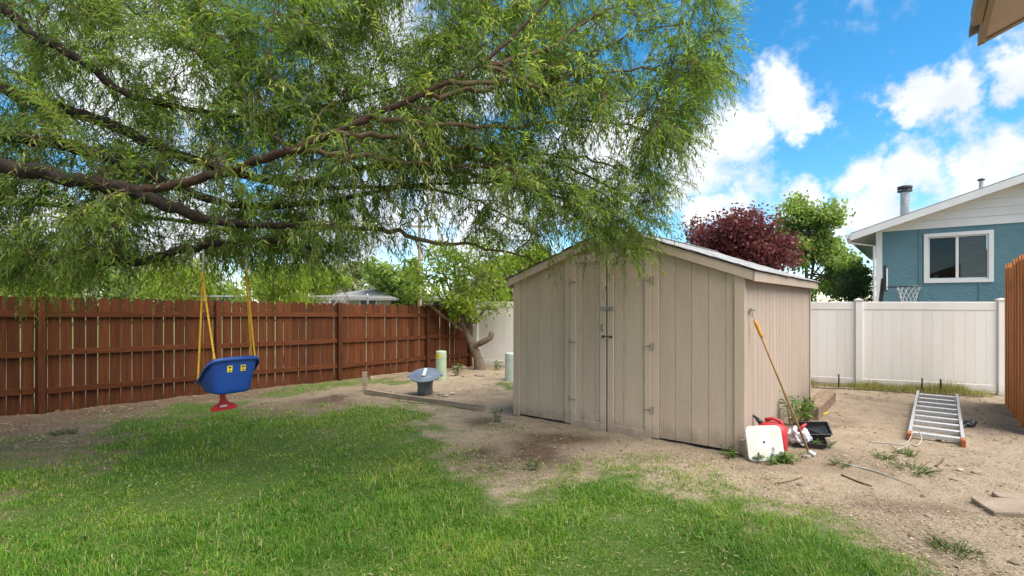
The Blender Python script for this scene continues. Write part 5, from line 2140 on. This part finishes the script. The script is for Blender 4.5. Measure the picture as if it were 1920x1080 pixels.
for a in (('weed', 'tall leafy weed between the timber and the fuel can', 1493, 800, .20, .42, 120, .12, None, .22),
          ('weed', 'bushy weed at the end of the thick timber', 1503, 790, .22, .34, 150, .08),
          ('weed', 'low weed below the white board at the shed corner', 1440, 868, .22, .08, 130, .06, None, .3),
          ('weed', 'low weed at the foot of the roller pole', 1490, 868, .18, .10, 110, .06, None, .3),
          ('weed', 'low weed just right of the black paint trays', 1545, 840, .14, .07, 90, .045),
          ('weed', 'thin weed at the right front foot of the shed wall', 1372, 856, .14, .10, 80, .06, None, .25),
          ('weed', 'flat weed patch left of the ladder front', 1660, 856, .20, .05, 130, .04),
          ('weed', 'flat weed patch in front of the ladder', 1705, 850, .18, .06, 120, .04),
          ('weed', 'largest flat weed patch in front of the ladder', 1715, 880, .24, .06, 190, .042),
          ('weed', 'small flat weed left of the stick in the dirt', 1578, 872, .14, .05, 80, .04),
          ('weed', 'flat weed clump in the dirt at the lower right', 1790, 1035, .20, .06, 210, .035),
          ('weed', 'small dark weed on the dirt left of the shed', 932, 790, .08, .17, 60, .05),
          ('weed', 'round green weed on the dirt under the leaning tree', 858, 704, .16, .30, 110, .08),
          ('weed', 'small weed at the foot of the white fence left of the shed', 936, 692, .18, .22, 60, .09),
          ('weed', 'dark weed at the far end of the lawn by the stained fence', 120, 812, .18, .07, 130, .045),
          ('weed', 'small weed on the dirt in front of the shed doors', 1000, 880, .07, .10, 40, .05),
          ('weed', 'pale broad leaved weed at the lower left of the lawn', 152, 1020, .06, .06, 26, .045)):
    weed(*a)


# a few stones and sticks
def stone(px, py, r, label, sq=.6):
    bm = bmesh.new()
    bmesh.ops.create_icosphere(bm, subdivisions=2, radius=r)
    rg = random.Random(px * 7 + py)
    k = [rg.uniform(.75, 1.25) for _ in range(3)]
    for v in bm.verts:
        v.co = Vector((v.co.x * k[0] * 1.2, v.co.y * k[1], v.co.z * sq)) * rg.uniform(.88, 1.12)
    me = bpy.data.meshes.new('stone')
    bm.to_mesh(me)
    bm.free()
    me.materials.append(M['stone'])
    o = link('stone', me, None, on_ground(px, py) + Vector((0, 0, r * sq * .4)))
    return tag(o, label, 'stone', 'stones on the dirt')


for a in ((900, 705, .10, 'pale stone below the leaning tree, right of the flat board'), (856, 690, .09, 'stone at the corner post of the stained fence'),
          (868, 690, .08, 'stone between the corner post and the leaning tree'), (826, 740, .05, 'stone at the right foot of the bin'), (836, 743, .045, 'small stone right of the bin'),
          (848, 738, .04, 'smallest stone right of the bin'), (1512, 856, .045, 'rounded stone at the foot of the roller pole'), (1740, 968, .025, 'dark pebble on the dirt left of the paver'),
          (1830, 885, .035, 'stone on the dirt near the cedar fence'), (1800, 880, .03, 'stone on the dirt left of the one by the cedar fence')):
    stone(*a)


def stick(pts, r, m, label):
    pp, rr = smooth_path([on_ground(*p) + Vector((0, 0, r * .8)) for p in pts], [r] * len(pts), 4)
    tag(MB().tube(pp, list(np.linspace(r, r * .5, len(rr))), 6).build('stick', m, None, smooth=True), label, 'stick', 'sticks on the dirt')


stick([(1582, 870), (1640, 882), (1715, 908)], .010, M['pale_rope'], 'long pale stick on the dirt in front of the ladder')
stick([(1578, 890), (1610, 902), (1635, 912)], .011, M['twig'], 'short dark stick on the dirt nearest the lawn')
stick([(1755, 874), (1765, 866), (1770, 860)], .012, M['twig'], 'small bent stick right of the largest weed patch')
stick([(1455, 906), (1480, 903), (1505, 894)], .010, M['twig'], 'brown twig at the edge of the lawn below the shed corner')
stick([(745, 752), (790, 757), (830, 760)], .014, M['old_wood'], 'brown stick lying along the edging board')
